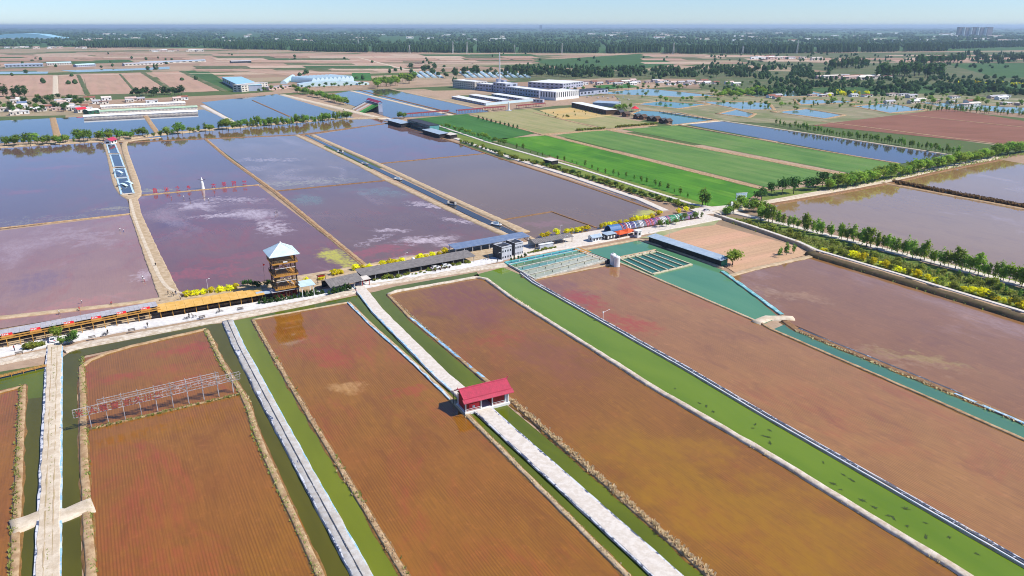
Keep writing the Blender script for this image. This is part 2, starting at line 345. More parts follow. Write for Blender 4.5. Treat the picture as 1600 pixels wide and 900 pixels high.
gr2 = pool("channel_water_green", (.105, .175, .010), (.14, .21, .014))
gr2.name = "canal_water_green"
teal = pool("fish_pond_water", (.072, .205, .105), (.095, .235, .120))
teal2 = pool("pond_water_clear", (.055, .150, .110), (.075, .180, .105))
blu = pool("pool_water_blue", (.04, .042, .045), (.055, .056, .058))
cyan = pool("pond_water_cyan", (.13, .20, .175), (.17, .235, .195), ripple=.08)

WATERS = [
 ("paddy_water", [(0, 610), (36, 602), (20, 900), (-160, 900), (-160, 640)], mudA, .05),
 ("paddy_water", [(130, 560), (324, 515), (385, 625), (510, 905), (148, 905)], mudA, .05),
 ("paddy_water", [(395, 500), (545, 473), (735, 650), (992, 905), (640, 905), (460, 612)], mudA, .05),
 ("paddy_water", [(606, 460), (752, 434), (1013, 600), (1520, 905), (1118, 905), (800, 628)], mudB, .05),
 ("paddy_water", [(830, 438), (968, 410), (1190, 506), (1460, 626), (1760, 755), (1700, 930), (1600, 880)], mudC, .05),
 ("paddy_water", [(1140, 432), (1275, 402), (1760, 545), (1760, 730), (1510, 622), (1222, 500)], mudD, .05),
 ("paddy_water", [(-200, 385), (203, 336), (262, 468), (200, 482), (-200, 545)], mudE, .05),
 ("paddy_water", [(-200, 244), (166, 222), (206, 333), (-200, 383)], mudI, .05),
 ("paddy_water", [(186, 222), (324, 217), (408, 289), (222, 305)], mudI, .05),
 ("paddy_water", [(210, 308), (402, 289), (570, 416), (290, 462), (262, 462)], mudF, .05),
 ("paddy_water", [(322, 217), (466, 211), (606, 281), (430, 298)], mudJ, .05),
 ("paddy_water", [(428, 298), (604, 281), (800, 370), (700, 392), (572, 418)], mudG, .05),
 ("paddy_water", [(486, 211), (612, 192), (760, 240), (592, 256)], mudI, .05),
 ("paddy_water", [(590, 256), (757, 240), (1010, 318), (1042, 328), (930, 360), (830, 380), (775, 340)], mudH, .05),
 ("paddy_water", [(1175, 322), (1380, 286), (1620, 332), (1800, 375), (1800, 500)], mudK, .05),
 ("paddy_water", [(1390, 286), (1560, 249), (1800, 290), (1800, 368)], mudK, .055),
 ("paddy_water", [(1075, 195), (1125, 189), (1500, 244), (1405, 256)], mudL, .05),
 ("paddy_water", [(-200, 198), (225, 178), (246, 209), (-200, 236)], mudL, .05),
 ("paddy_water", [(215, 180), (318, 171), (378, 197), (245, 208)], mudL, .055),
 ("paddy_water", [(315, 160), (432, 147), (555, 184), (380, 197)], mudL, .06),
 ("paddy_water", [(505, 150), (548, 142), (700, 180), (610, 184)], mudL, .05),
 ("paddy_water", [(552, 142), (612, 139), (765, 174), (712, 179)], mudL, .055),
 ("paddy_water", [(240, 213), (380, 199), (520, 187), (612, 184), (618, 192), (466, 212), (322, 219), (190, 224)], mudH, .046),
 ("channel_water", [(20, 905), (36, 640), (44, 596), (112, 548), (330, 506), (352, 505), (392, 905 - 300), (560, 905), (504, 905), (326, 514), (130, 556), (120, 600), (130, 905)], gr0, .02),
 ("channel_water", [(-100, 597), (80, 568), (72, 620), (-100, 640)], gr1, .024),
 ("channel_water", [(355, 503), (400, 494), (398, 501), (640, 905), (575, 905)], gr3, .03),
 ("channel_water", [(400, 494), (590, 455), (616, 448), (745, 425), (752, 436), (608, 462), (800, 640), (1125, 905), (985, 905), (740, 655), (548, 474), (398, 501)], gr1, .03),
 ("channel_water", [(740, 430), (786, 418), (830, 436), (1072, 575), (1200, 652), (1640, 905), (1510, 905), (1200, 712), (1013, 602)], gr2, .03),
 ("channel_water", [(1205, 516), (1228, 506), (1500, 620), (1640, 682), (1640, 705), (1462, 628)], teal2, .03),
 ("fish_pond_water", [(966, 410), (915, 392), (997, 376), (1060, 397), (1135, 424), (1226, 492), (1192, 507)], teal, .03),
 ("canal_water", [(475.5, 211), (481.5, 211), (808, 364), (794, 367)], blu, .06),
]
for nm, px, mt, z in WATERS: sheet(nm, px, mt, z)
# ------------------------------------------------------------------ dikes and roads (near)
def dike(px, wid, mat=m_dike, h=.45, **k):
    ws = wid if isinstance(wid, tuple) else (wid, wid)
    if px[0][1] > 395 and ws[0] < 3:
        kk = dict(k); kk["jit"] = .35; kk["top"] = .55; kk["seed"] = k.get("seed", 0) + 20
        ribbon("wet_margin", px, m_wet, (ws[0] + .75, ws[1] + .75), .13, hj=.6, **kk)
    return ribbon("dike", px, mat, wid, h, **k)
E = -1
dike([(36, 602), (22, 905)], (1.6, 1.6), m_dike)
dike([(-100, 643), (0, 614), (40, 603)], 1.0, m_dike)
dike([(322, 515), (126, 560), (129, 600), (130, 690), (134, 780), (143, 905)], (1.5, 1.9), m_dike, curve=True)
dike([(322, 516), (352, 578), (386, 625), (400, 682), (503, 905)], 1.5, m_dike, curve=True)
dike([(140, 671), (380, 615)], .9, m_dike, h=.3)
dike([(395, 500), (455, 605), (636, 905)], 1.3, m_dike, seed=2)
dike([(395, 500), (545, 473)], 1.0, m_bank, h=.4)
dike([(545, 473), (580, 508), (655, 575), (730, 650), (984, 905)], 1.2, m_bank, seed=3)
dike([(606, 461), (620, 456), (745, 434), (760, 437), (800, 467), (975, 577), (1013, 602), (1200, 711), (1516, 905)], (1.5, 2.1), m_whitebank, seed=4, h=.7)
dike([(606, 461), (640, 497), (738, 578), (800, 628), (1115, 905)], (1.1, 1.9), m_dike, seed=5)
dike([(815, 432), (835, 437), (968, 411), (1190, 506)], 1.3, m_bank, seed=6, h=.4)
dike([(1190, 506), (1205, 515), (1462, 627), (1650, 710)], 1.3, m_dike, seed=7, h=.4)
dike([(1225, 502), (1245, 516), (1510, 623), (1640, 678)], 2.6, m_mudbank, seed=8, h=.5)
dike([(1180, 505), (1200, 497), (1240, 498)], 3.5, m_sand, seed=9, h=.55)
m_pave = M("white_paving", (.72, .70, .68), .9, .15, .7, col2=(.60, .58, .55), bump=.2, spec=.2)
dike([(966, 403), (1024, 391)], 1.3, m_bank, h=.45, seed=12)
dike([(900, 391), (955, 411)], 2.6, m_sand, h=.5, seed=13)
m_shadebank = M("shaded_earth_bank", (.13, .09, .055), .95, .35, .6, col2=(.09, .075, .035), bump=.6, spec=.1)  # earth darkened so its colour carries the shade on the bank's near side
# roads between the ponds
road1 = ribbon("road", [(86, 540), (83, 640), (79, 780), (75, 905)], m_sand, 3.9, .7, step=1.5, jit=.14, top=.82)
for k, o in enumerate((-.65, .65)): ribbon("wheel_track", [(86, 545), (83, 640), (79, 780), (75, 905)], m_track, .3, .04, z=.68, off=o, jit=1.2, seed=k + 3, hj=1.5)
ribbon("earth_crossing", [(18, 826), (56, 812), (100, 806), (146, 790)], m_sand, 5.0, .62, jit=.3, top=.78, step=1.0)
ribbon("path", [(356, 503), (372, 540), (415, 622), (470, 725), (568, 905)], M("grey_path", (.50, .48, .45), .9, .3, .7, col2=(.40, .36, .31), bump=.5), 3.5, .65, jit=.1, top=.7, seed=2)
ribbon("road", [(560, 448), (590, 487), (690, 588), (752, 640), (1045, 905)], m_white, (4.0, 4.6), .7, jit=.07, top=.85, seed=5)
ribbon("dike", [(815, 428), (835, 443), (1072, 577), (1200, 653), (1640, 906)], m_bank, (2.1, 2.1), .55, jit=.06, seed=6)
# strip road with pavements in front of the shelters
ribbon("terrace", [(-120, 561), (0, 532), (88, 514), (180, 497), (280, 476), (400, 454), (480, 442), (560, 429), (640, 418), (780, 396)], m_bank, (14, 14), .45, jit=.04, top=.96, step=4)
ribbon("pavement", [(-120, 577), (0, 552), (90, 533), (180, 515), (255, 503), (330, 490), (400, 478.5), (480, 463), (560, 448), (640, 433), (780, 405)], m_pave, (6.5, 5.5), .5, jit=.03, top=.96, step=3)
ribbon("strip_road", [(780, 396), (905, 375), (1000, 358), (1110, 338)], m_white, (17, 15), .45, jit=.04, top=.95, step=4)
ribbon("embankment", [(-120, 592), (0, 566), (76, 551)], m_whitebank, 4, .5, jit=.12, top=.8)
ribbon("embankment", [(100, 549), (130, 540), (335, 502), (480, 474), (556, 455)], m_whitebank, 3.6, .55, jit=.08, top=.8)
ribbon("embankment", [(575, 446), (610, 441), (745, 420), (790, 414)], m_whitebank, 4, .5, jit=.08, top=.8)
# upper left paddies
ribbon("embankment", [(-200, 536), (0, 497), (200, 475), (262, 466)], m_bank, 3.0, .5, jit=.1)
ribbon("embankment", [(290, 462), (410, 443), (570, 416), (700, 392), (800, 372)], m_bank, 3.2, .5, jit=.1)
dike([(-200, 383), (0, 357), (206, 334)], 1.4, m_dike, h=.4)
ribbon("path", [(207, 305), (212, 335), (238, 400), (268, 470)], m_bank, (4.6, 7), .5, jit=.08, top=.85)
ribbon("path", [(211, 312), (220, 345), (247, 405), (266, 445), (290, 458), (330, 455)], m_sand, 1.6, .55, off=-2.3, jit=.1, top=.8, curve=True)
dike([(222, 305), (405, 289)], 1.2, m_dike, h=.4)
dike([(322, 218), (356, 247), (430, 300), (572, 417)], 3.0, m_dike, h=.4)
ribbon("wheel_track", [(323, 219), (356, 247), (430, 300), (572, 417)], m_mudbank, .8, .1, z=.34, off=-.4, jit=.3)
dike([(428, 299), (605, 282)], 1.0, m_mudbank, h=.4)
dike([(463, 211), (560, 257), (602, 280), (700, 327), (800, 372)], 4.2, m_bank, h=.5)
dike([(488, 211), (535, 232), (592, 257), (700, 308), (760, 335), (822, 363)], 4.4, m_bank, h=.5, seed=2)
dike([(590, 256), (757, 240)], 1.4, m_mudbank, h=.4)
dike([(778, 345), (862, 331), (932, 356)], 1.2, m_mudbank, h=.35)
dike([(778, 345), (835, 375)], 2.4, m_bank, h=.4)
# tank causeway at the left
ribbon("path", [(164, 222), (172, 245), (180, 285), (192, 305), (207, 312)], m_bank, 4.0, .5, jit=.08, curve=True)
ribbon("path", [(250, 215), (200, 220), (192, 226), (204, 262), (216, 296), (214, 308), (206, 314)], m_bank, 4.2, .5, jit=.08, curve=True)
# tree causeway across the picture
ribbon("causeway", [(-200, 243), (0, 229), (170, 219), (240, 211), (380, 198), (520, 186), (605, 184)], m_bank, 11, .6, jit=.06, top=.85, step=6)
ribbon("path", [(186, 223), (322, 217), (466, 211), (612, 192)], m_mudbank, 3.5, .4, jit=.1)
# road to the right of the far paddies
ribbon("road", [(600, 184), (700, 212), (780, 241), (890, 275), (1000, 312), (1040, 330)], m_white, 4.5, .5, jit=.05, top=.8)
ribbon("dike", [(596, 188), (696, 217), (776, 246), (886, 281), (990, 317), (1022, 328), (1034, 336), (1018, 342)], m_mudbank, 2.2, .35, jit=.15, curve=True)
ribbon("path", [(680, 195), (760, 222), (900, 262), (1080, 319), (1130, 328)], m_white, 2.8, .4, jit=.06, top=.85)
ribbon("junction_paving", [(1085, 331), (1120, 328), (1150, 325)], m_white, 12, .42, jit=.05, top=.9)
ribbon("road", [(1118, 333), (1200, 316), (1300, 298), (1385, 284), (1460, 265), (1560, 246)], m_sand, 6, .5, jit=.08, top=.8)
dike([(1178, 324), (1300, 304), (1392, 286), (1470, 268), (1562, 250)], 3.5, m_mudbank, h=.45)
dike([(1378, 286), (1480, 305), (1620, 331), (1800, 372)], 4.0, m_dike, h=.5)
ribbon("road", [(1135, 330), (1250, 357), (1400, 395), (1620, 452), (1800, 500)], m_white, 4, .45, jit=.06, top=.85)
ribbon("embankment", [(1118, 338), (1190, 362), (1250, 383), (1275, 396)], m_bank, 2.6, 1.45, jit=.08, top=.7)
ribbon("path", [(1118, 338), (1190, 362), (1250, 383), (1275, 395), (1400, 432), (1620, 499), (1800, 555)], m_white, 1.8, .22, z=1.35, jit=.08, top=.85)
ribbon("embankment", [(1264, 397), (1275, 401), (1400, 438), (1620, 506), (1800, 562)], m_shadebank, 5.2, 1.5, jit=.1, top=.5)
dike([(1138, 432), (1180, 420), (1272, 400)], 2.6, m_bank, h=.5)
dike([(1128, 425), (1150, 440), (1222, 493)], 1.6, m_bank, h=.5)
f_verge = field("verge_green", (.13, .185, .035), (.19, .23, .05), (.10, .15, .03), lines=.3, sc=.08)
sheet("verge", [(1130, 337), (1250, 361), (1400, 399), (1620, 457), (1800, 505), (1800, 548), (1620, 494), (1400, 428), (1275, 391), (1190, 357)], f_verge, .1)
sheet("verge", [(1150, 345), (1180, 340), (1300, 367), (1620, 446), (1620, 452), (1400, 395)], f_verge, .105)
sheet("verge", [(1190, 300), (1300, 288), (1420, 268), (1570, 240), (1570, 246), (1420, 274), (1300, 296), (1190, 316)], f_verge, .11)
sheet("verge", [(700, 205), (780, 228), (900, 258), (1100, 318), (1090, 326), (1000, 305), (880, 268), (720, 218)], f_verge, .11)
# pond rims
dike([(905, 391), (997, 374), (1040, 386), (1130, 419)], 1.8, m_bank, h=.4)
dike([(1060, 195), (1128, 189), (1300, 214), (1510, 246)], 3, m_sand, h=.5)
dike([(1060, 195), (1250, 230), (1405, 256)], 3, m_dike, h=.5)
dike([(225, 178), (247, 210)], 5, m_dike, h=.5); dike([(316, 165), (372, 195)], 6, m_white, h=.6); dike([(82, 184), (90, 215)], 6, m_dike, h=.4)
dike([(395, 157), (452, 182)], 2.5, m_mudbank, h=.4); dike([(548, 142), (705, 180)], 6, m_sand, h=.5); dike([(562, 141), (712, 178)], 3, m_mudbank, h=.5)
dike([(440, 148), (600, 186)], 9, m_sand, h=.6)
dike([(610, 139), (768, 174)], 5, m_bank, h=.5)

# ------------------------------------------------------------------ fields
f_green = field("rice_green", (.050, .165, .018), (.085, .235, .020), (.135, .285, .030))
f_green2 = field("rice_pale_green", (.085, .185, .045), (.125, .230, .055), (.160, .235, .075))
f_green3 = field("rice_blue_green", (.045, .135, .030), (.060, .170, .040))
f_pale = field("straw_field", (.27, .27, .11), (.33, .30, .14), (.22, .25, .09))
f_gold = field("gold_field", (.55, .37, .13), (.45, .36, .16))
f_tan = field("ploughed_tan_field", (.54, .345, .21), (.48, .30, .18), rowang=UA, lines=.45, rowf=.9)
f_redb = field("red_brown_field", (.215, .098, .062), (.25, .118, .078), rowang=R(-28), lines=.25)
f_dust = field("dusty_field", (.45, .295, .205), (.40, .26, .18), lines=.3, sc=.006, rowf=.08)
f_dkgreen = field("dark_green_crop", (.045, .105, .030), (.065, .130, .040), lines=.3, rowf=.06)
f_lawn = field("thin_lawn", (.26, .30, .13), (.36, .34, .19), sc=.1)
f_copse = field("rough_pasture", (.13, .14, .065), (.085, .12, .045), (.24, .19, .12), lines=.3, sc=.008, rowf=.05)
f_reed = field("reed_land", (.30, .25, .16), (.15, .185, .07), (.40, .33, .22), lines=.3, sc=.02, rowf=.08)
FIELDS = [
 (f_green3, [(640, 186), (730, 178), (838, 208), (745, 226)], .05),
 (f_green, [(775, 217), (862, 211), (1195, 295), (1152, 322), (1105, 322)], .05),
 (f_green2, [(868, 211), (945, 203), (1315, 273), (1270, 281), (1200, 293)], .05),
 (f_green2, [(972, 202), (1055, 196), (1408, 257), (1330, 271)], .05),
 (f_pale, [(735, 178), (830, 170), (942, 203), (850, 210)], .05),
 (f_pale, [(830, 176), (900, 170), (1022, 194), (950, 201)], .06),
 (f_gold, [(842, 172), (905, 167), (958, 180), (915, 186), (880, 186)], .09),
 (f_tan, [(1020, 370), (1072, 355), (1116, 350), (1245, 385), (1262, 398), (1150, 427), (1120, 408)], .05),
 (f_lawn, [(1000, 372), (1095, 341), (1130, 338), (1116, 352), (1072, 357), (1022, 373)], .07),
 (f_redb, [(1270, 196), (1400, 178), (1480, 170), (1700, 205), (1700, 248), (1600, 229)], .05),
 (f_dust, [(-200, 120), (88, 117), (84, 152), (-200, 160)], .06),
 (f_dust, [(92, 117), (130, 115), (136, 148), (90, 151)], .07), (f_dust, [(130, 115), (226, 113), (272, 145), (138, 148)], .08),
 (f_dust, [(236, 113), (280, 111), (345, 142), (276, 145)], .07),
 (f_dust, [(320, 88), (620, 84), (640, 110), (470, 120), (310, 104)], .06),
 (f_dkgreen, [(830, 95), (1000, 84), (1060, 100), (980, 110), (880, 106)], .08),
 (f_dkgreen, [(283, 112), (320, 108), (372, 140), (350, 143)], .1),
 (f_green3, [(550, 114), (578, 114), (582, 126), (550, 126)], .1), (f_dkgreen, [(60, 97), (200, 93), (210, 97), (100, 101)], .09),
 (f_green3, [(925, 134), (980, 131), (1000, 136), (940, 140)], .1),
 (f_dkgreen, [(1480, 100), (1700, 96), (1700, 118), (1560, 122)], .1), (f_dkgreen, [(1180, 140), (1600, 128), (1600, 142), (1230, 150)], .09),
 (f_dkgreen, [(-400, 43.5), (2000, 43.5), (2000, 74), (1480, 80), (900, 83), (600, 81), (300, 75), (100, 73), (-400, 72)], .1),
 (f_reed, [(955, 142), (1250, 140), (1700, 158), (1700, 186), (1480, 170), (1268, 196), (1130, 189), (1050, 196), (985, 180)], .07),
 (f_copse, [(1080, 112), (1300, 112), (1700, 104), (1700, 168), (1480, 160), (1200, 152), (1100, 146)], .05),
 (f_copse, [(780, 118), (900, 112), (1100, 108), (1250, 112), (1200, 124), (950, 122), (800, 127)], .06),
 (f_copse, [(1100, 84), (1700, 80), (1700, 104), (1300, 112), (1180, 100)], .05),
]
for mt, px, z in FIELDS: sheet("crop_field", px, mt, z)
f_lt = field("pale_fallow", (.52, .39, .28), (.45, .33, .23), lines=.3, sc=.006, rowf=.06); f_br = field("brown_fallow", (.30, .19, .13), (.36, .23, .15), lines=.3, sc=.006, rowf=.06)
rf_ = random.Random(31)
for x0, x1, ya, yb in ((-200, 330, 84, 96), (-200, 60, 96, 104), (300, 660, 98, 112), (330, 830, 85, 98), (640, 830, 97, 106), (1000, 1190, 86, 100), (1180, 1700, 86, 98)):
    y = ya
    while y < yb - .6:
        hgt = rf_.uniform(1.2, 3.6); x = x0
        while x < x1:
            wd = rf_.uniform(40, 150); sk = rf_.uniform(4, 14); y2 = min(yb, y + hgt)
            if rf_.random() < .8: sheet("crop_field", [(x, y), (min(x1, x + wd - 2), y), (min(x1, x + wd - 2) + sk, y2 - .25), (x + sk, y2 - .25)], rf_.choice([f_lt, f_br, f_dust, f_lt, f_dust, f_copse, f_dkgreen if rf_.random() < .6 else f_lt]), .2)
            x += wd
        y += hgt
for px, wd in (([(122, 117), (137, 148)], 7), ([(187, 115.5), (213, 145)], 5), ([(223, 113.5), (274, 145)], 10), ([(283, 111), (352, 143)], 12), ([(-20, 151), (88, 150), (345, 143)], 8), ([(90, 117), (225, 113), (285, 111)], 5)): ribbon("grass_verge", px, f_copse, wd, .35, jit=.3)
for px, wd in (([(855, 211), (1200, 297)], 6), ([(945, 202), (1325, 275)], 6), ([(735, 180), (850, 211)], 4), ([(835, 176), (948, 203)], 4), ([(848, 210), (945, 203), (1025, 195)], 6), ([(1285, 190), (1600, 230)], 3), ([(1400, 178), (1610, 200)], 2.5)):
    ribbon("field_track", px, m_dike, wd, .3, jit=.15, top=.8)
for px in ([(660, 112), (200, 116), (86, 118)], [(86, 118), (87, 150)], [(640, 110), (560, 90)]): ribbon("farm_track", px, m_sand, 8, .3, jit=.1)
for px, mt in (([(1010, 138), (1130, 150), (1060, 152), (915, 146)], cyan), ([(1030, 158), (1110, 163), (1060, 170), (990, 163)], teal2), ([(1085, 158), (1200, 160), (1210, 172), (1160, 172)], cyan), ([(1120, 178), (1150, 171), (1180, 178), (1170, 184)], cyan), ([(1000, 172), (1060, 176), (1120, 188), (1050, 196), (985, 178)], teal2),
               ([(1240, 155), (1320, 157), (1340, 160), (1250, 164)], cyan), ([(1205, 175), (1260, 170), (1320, 180), (1290, 186)], cyan), ([(1330, 166), (1390, 161), (1450, 172), (1390, 177)], cyan), ([(1420, 158), (1640, 170), (1640, 182), (1480, 169)], cyan), ([(1150, 145), (1260, 141), (1300, 150), (1180, 152)], cyan),
               ([(-100, 117), (74, 115), (76, 112), (-100, 112)], blu), ([(95, 110), (210, 107), (265, 104), (265, 108), (120, 113)], blu)):
    sheet("pond_water", px, mt, .12)
    if px[0][1] > 130: ribbon("pond_bank", px + px[:1], m_dike, 4.5, .6, jit=.2)
# ================================================================== BUILDINGS ALONG THE STRIP
m_wood = M("orange_painted_timber", (.52, .27, .055), .6, .25, 1.2, col2=(.42, .20, .04))
m_dwood = M("dark_brown_timber", (.10, .055, .03), .7, .3, 1.5)
m_mwood = M("weathered_timber", (.26, .17, .10), .8, .3, 1.0)
m_roofblue = M("pale_blue_metal_roof", (.50, .66, .72), .45, .12, .3, col2=(.60, .74, .78), metallic=.1)
m_roofgrey = M("grey_shingle_roof", (.16, .145, .14), .85, .25, .8, col2=(.22, .20, .19), bump=.5)
m_roofpale = M("pale_grey_sheet_roof", (.46, .44, .45), .6, .25, .5, col2=(.36, .35, .37))
m_orange = M("orange_canopy_roof", (.70, .42, .12), .6, .15, .5, col2=(.62, .35, .07))
m_pink = M("crimson_metal_roof", (.50, .045, .09), .5, .3, .9, col2=(.40, .04, .075))
m_red = M("red_painted_board", (.38, .025, .02), .6, .2, 1.5)
m_redsign = M("bright_red_paint", (.80, .025, .045), .5, .1, 1)
m_wht = M("white_paint", (.78, .78, .76), .6, .08, .6)
m_cream = M("cream_render", (.68, .62, .54), .8, .12, .4)
m_conc = M("grey_concrete", (.42, .41, .40), .85, .2, .5, bump=.3)
m_dark = M("dark_board_and_shade", (.035, .03, .03), .8, .2, 1)  # near-black; also paints in shade under roofs and on the fish shed front
m_slate = M("charcoal_cladding_and_shade", (.05, .052, .06), .6, .2, .8)
m_pgrey = M("pale_grey_render", (.55, .56, .60), .7, .1, .5)
m_bluroof = M("blue_metal_roof", (.13, .18, .29), .5, .25, .5, col2=(.18, .23, .33))
m_steelblue = M("steel_blue_roof", (.42, .50, .57), .45, .2, .4, col2=(.34, .42, .50), metallic=.1)
m_gsteel = M("weathered_steel", (.50, .46, .45), .6, .3, 1)
m_steel = M("white_painted_steel", (.72, .70, .69), .45, .15, 1)
m_tealp = M("teal_tarpaulin", (.10, .38, .40), .5, .2, .7, col2=(.14, .46, .46))
m_bluep = M("light_blue_plastic", (.42, .62, .74), .4, .25, .8, col2=(.62, .74, .80))
m_glass = M("dark_window_glass", (.03, .04, .05), .12, .1, 1, spec=.6)
m_tyre = M("black_rubber", (.02, .02, .02), .85, .1, 2)
m_carw = M("white_car_paint", (.80, .80, .80), .25, .03, 1, spec=.6)
m_carg = M("silver_car_paint", (.45, .46, .48), .25, .03, 1, spec=.6)
m_iron = M("dark_iron", (.05, .05, .05), .5, .2, 2, metallic=.5)

def base_frame(a, b):
    A, B = G(*a), G(*b); d = B - A
    return A, math.atan2(d.y, d.x), d.length
def bw_liner(name, c1, c2, thr=.5, sc=.5, sd=0):
    t = NT(name); n1 = t.noise(t.mapping(loc=(sd * 13., 0, 0)), sc, 4, .65, .6); n2 = t.noise(t.pos, 3, 3)
    c = t.mix(t.ramp(n1, thr - .05, thr + .05), c1, c2); c = t.mix(t.mul(t.ramp(n2, .5, .8), .3), c, (.45, .38, .30))
    t.bsdf(c, .35, bump=n2, bs=.6, bd=.1); return t.m
lin_bw = bw_liner("white_plastic_with_black_patches", (.60, .60, .62), (.07, .09, .15), .53)
lin_bb = bw_liner("pale_blue_plastic", (.55, .63, .69), (.28, .50, .66), .5, .4)
lin_bk = bw_liner("black_plastic", (.06, .065, .08), (.45, .46, .50), .62, .8)
lin_tl = bw_liner("teal_plastic", (.16, .42, .42), (.40, .60, .62), .55)
R1 = [(86, 545), (83, 640), (79, 780), (75, 905)]
P1L = [(356, 503), (372, 540), (415, 622), (470, 725), (568, 905)]
R2N = [(560, 448), (590, 487), (690, 588), (715, 610)]; R2S = [(752, 640), (1045, 905)]
D8L = [(815, 428), (835, 443), (1072, 577), (1200, 653), (1640, 906)]
liner("plastic_liner", R1, lin_bb, .7, 1.7, .42, "pale blue plastic liner on the far left road's outer edge", seed=1)
liner("plastic_liner", R1, lin_bw, 1.0, -1.65, .45, "white plastic liner with black patches on the left road's pond side", seed=2)
liner("plastic_liner", P1L, lin_bb, 1.35, .95, .42, "pale blue and white plastic liner on the white path's billboard side", seed=3)
liner("plastic_liner", P1L, lin_bw, 1.2, -.95, .45, "white plastic liner with dark tears on the white path's watchtower side", seed=4)
liner("plastic_liner", P1L, lin_bk, .22, -.05, .66, "thin black pipe liner along the crest of the white path", seed=5)
liner("plastic_liner", R2N, lin_bb, .6, -1.75, .55, "light blue plastic liner along the road behind the red gatehouse", seed=6)
liner("plastic_liner", R2S, lin_bw, .7, -1.95, .5, "white and blue plastic liner on the gatehouse road's far verge", seed=7)
liner("plastic_liner", R2S, lin_bw, .8, 1.95, .5, "white and dark plastic liner on the gatehouse road's near verge", seed=8)
liner("plastic_liner", [(545, 473), (580, 508), (655, 575), (706, 625)], lin_bb, .7, -.35, .32, "blue plastic liner on the dike between watchtower pond and gatehouse channel", seed=9)
liner("plastic_liner", [(640, 497), (738, 578), (756, 592)], bw_liner("sky_blue_plastic", (.22, .45, .68), (.60, .72, .80), .58), .9, .1, .33, "sky blue plastic liner ending behind the gatehouse roof", seed=10)
liner("plastic_liner", D8L, lin_bw, .34, .62, .5, "white plastic liner on the green canal's near edge", seed=11)
liner("plastic_liner", D8L, lin_bk, .62, .02, .54, "black plastic liner on the crest of the green canal's right bank", seed=12)
liner("plastic_liner", D8L, M("white_plastic", (.72, .72, .74), .4, .1, .8), .36, -.6, .5, "white plastic liner on the brown pond side of the green canal bank", seed=13)
liner("plastic_liner", [(1245, 516), (1490, 615), (1500, 620)], lin_bk, .8, .85, .42, "black plastic liner on the narrow teal channel's far bank", seed=14)
liner("plastic_liner", [(1488, 618), (1640, 683)], lin_bb, .9, .8, .42, "light blue plastic liner at the far right of the narrow teal channel", seed=15)
liner("plastic_liner", [(1128, 425), (1150, 440), (1222, 493)], lin_tl, 1.5, .0, .42, "teal plastic liner on the fish pond's slanting right edge", seed=16)

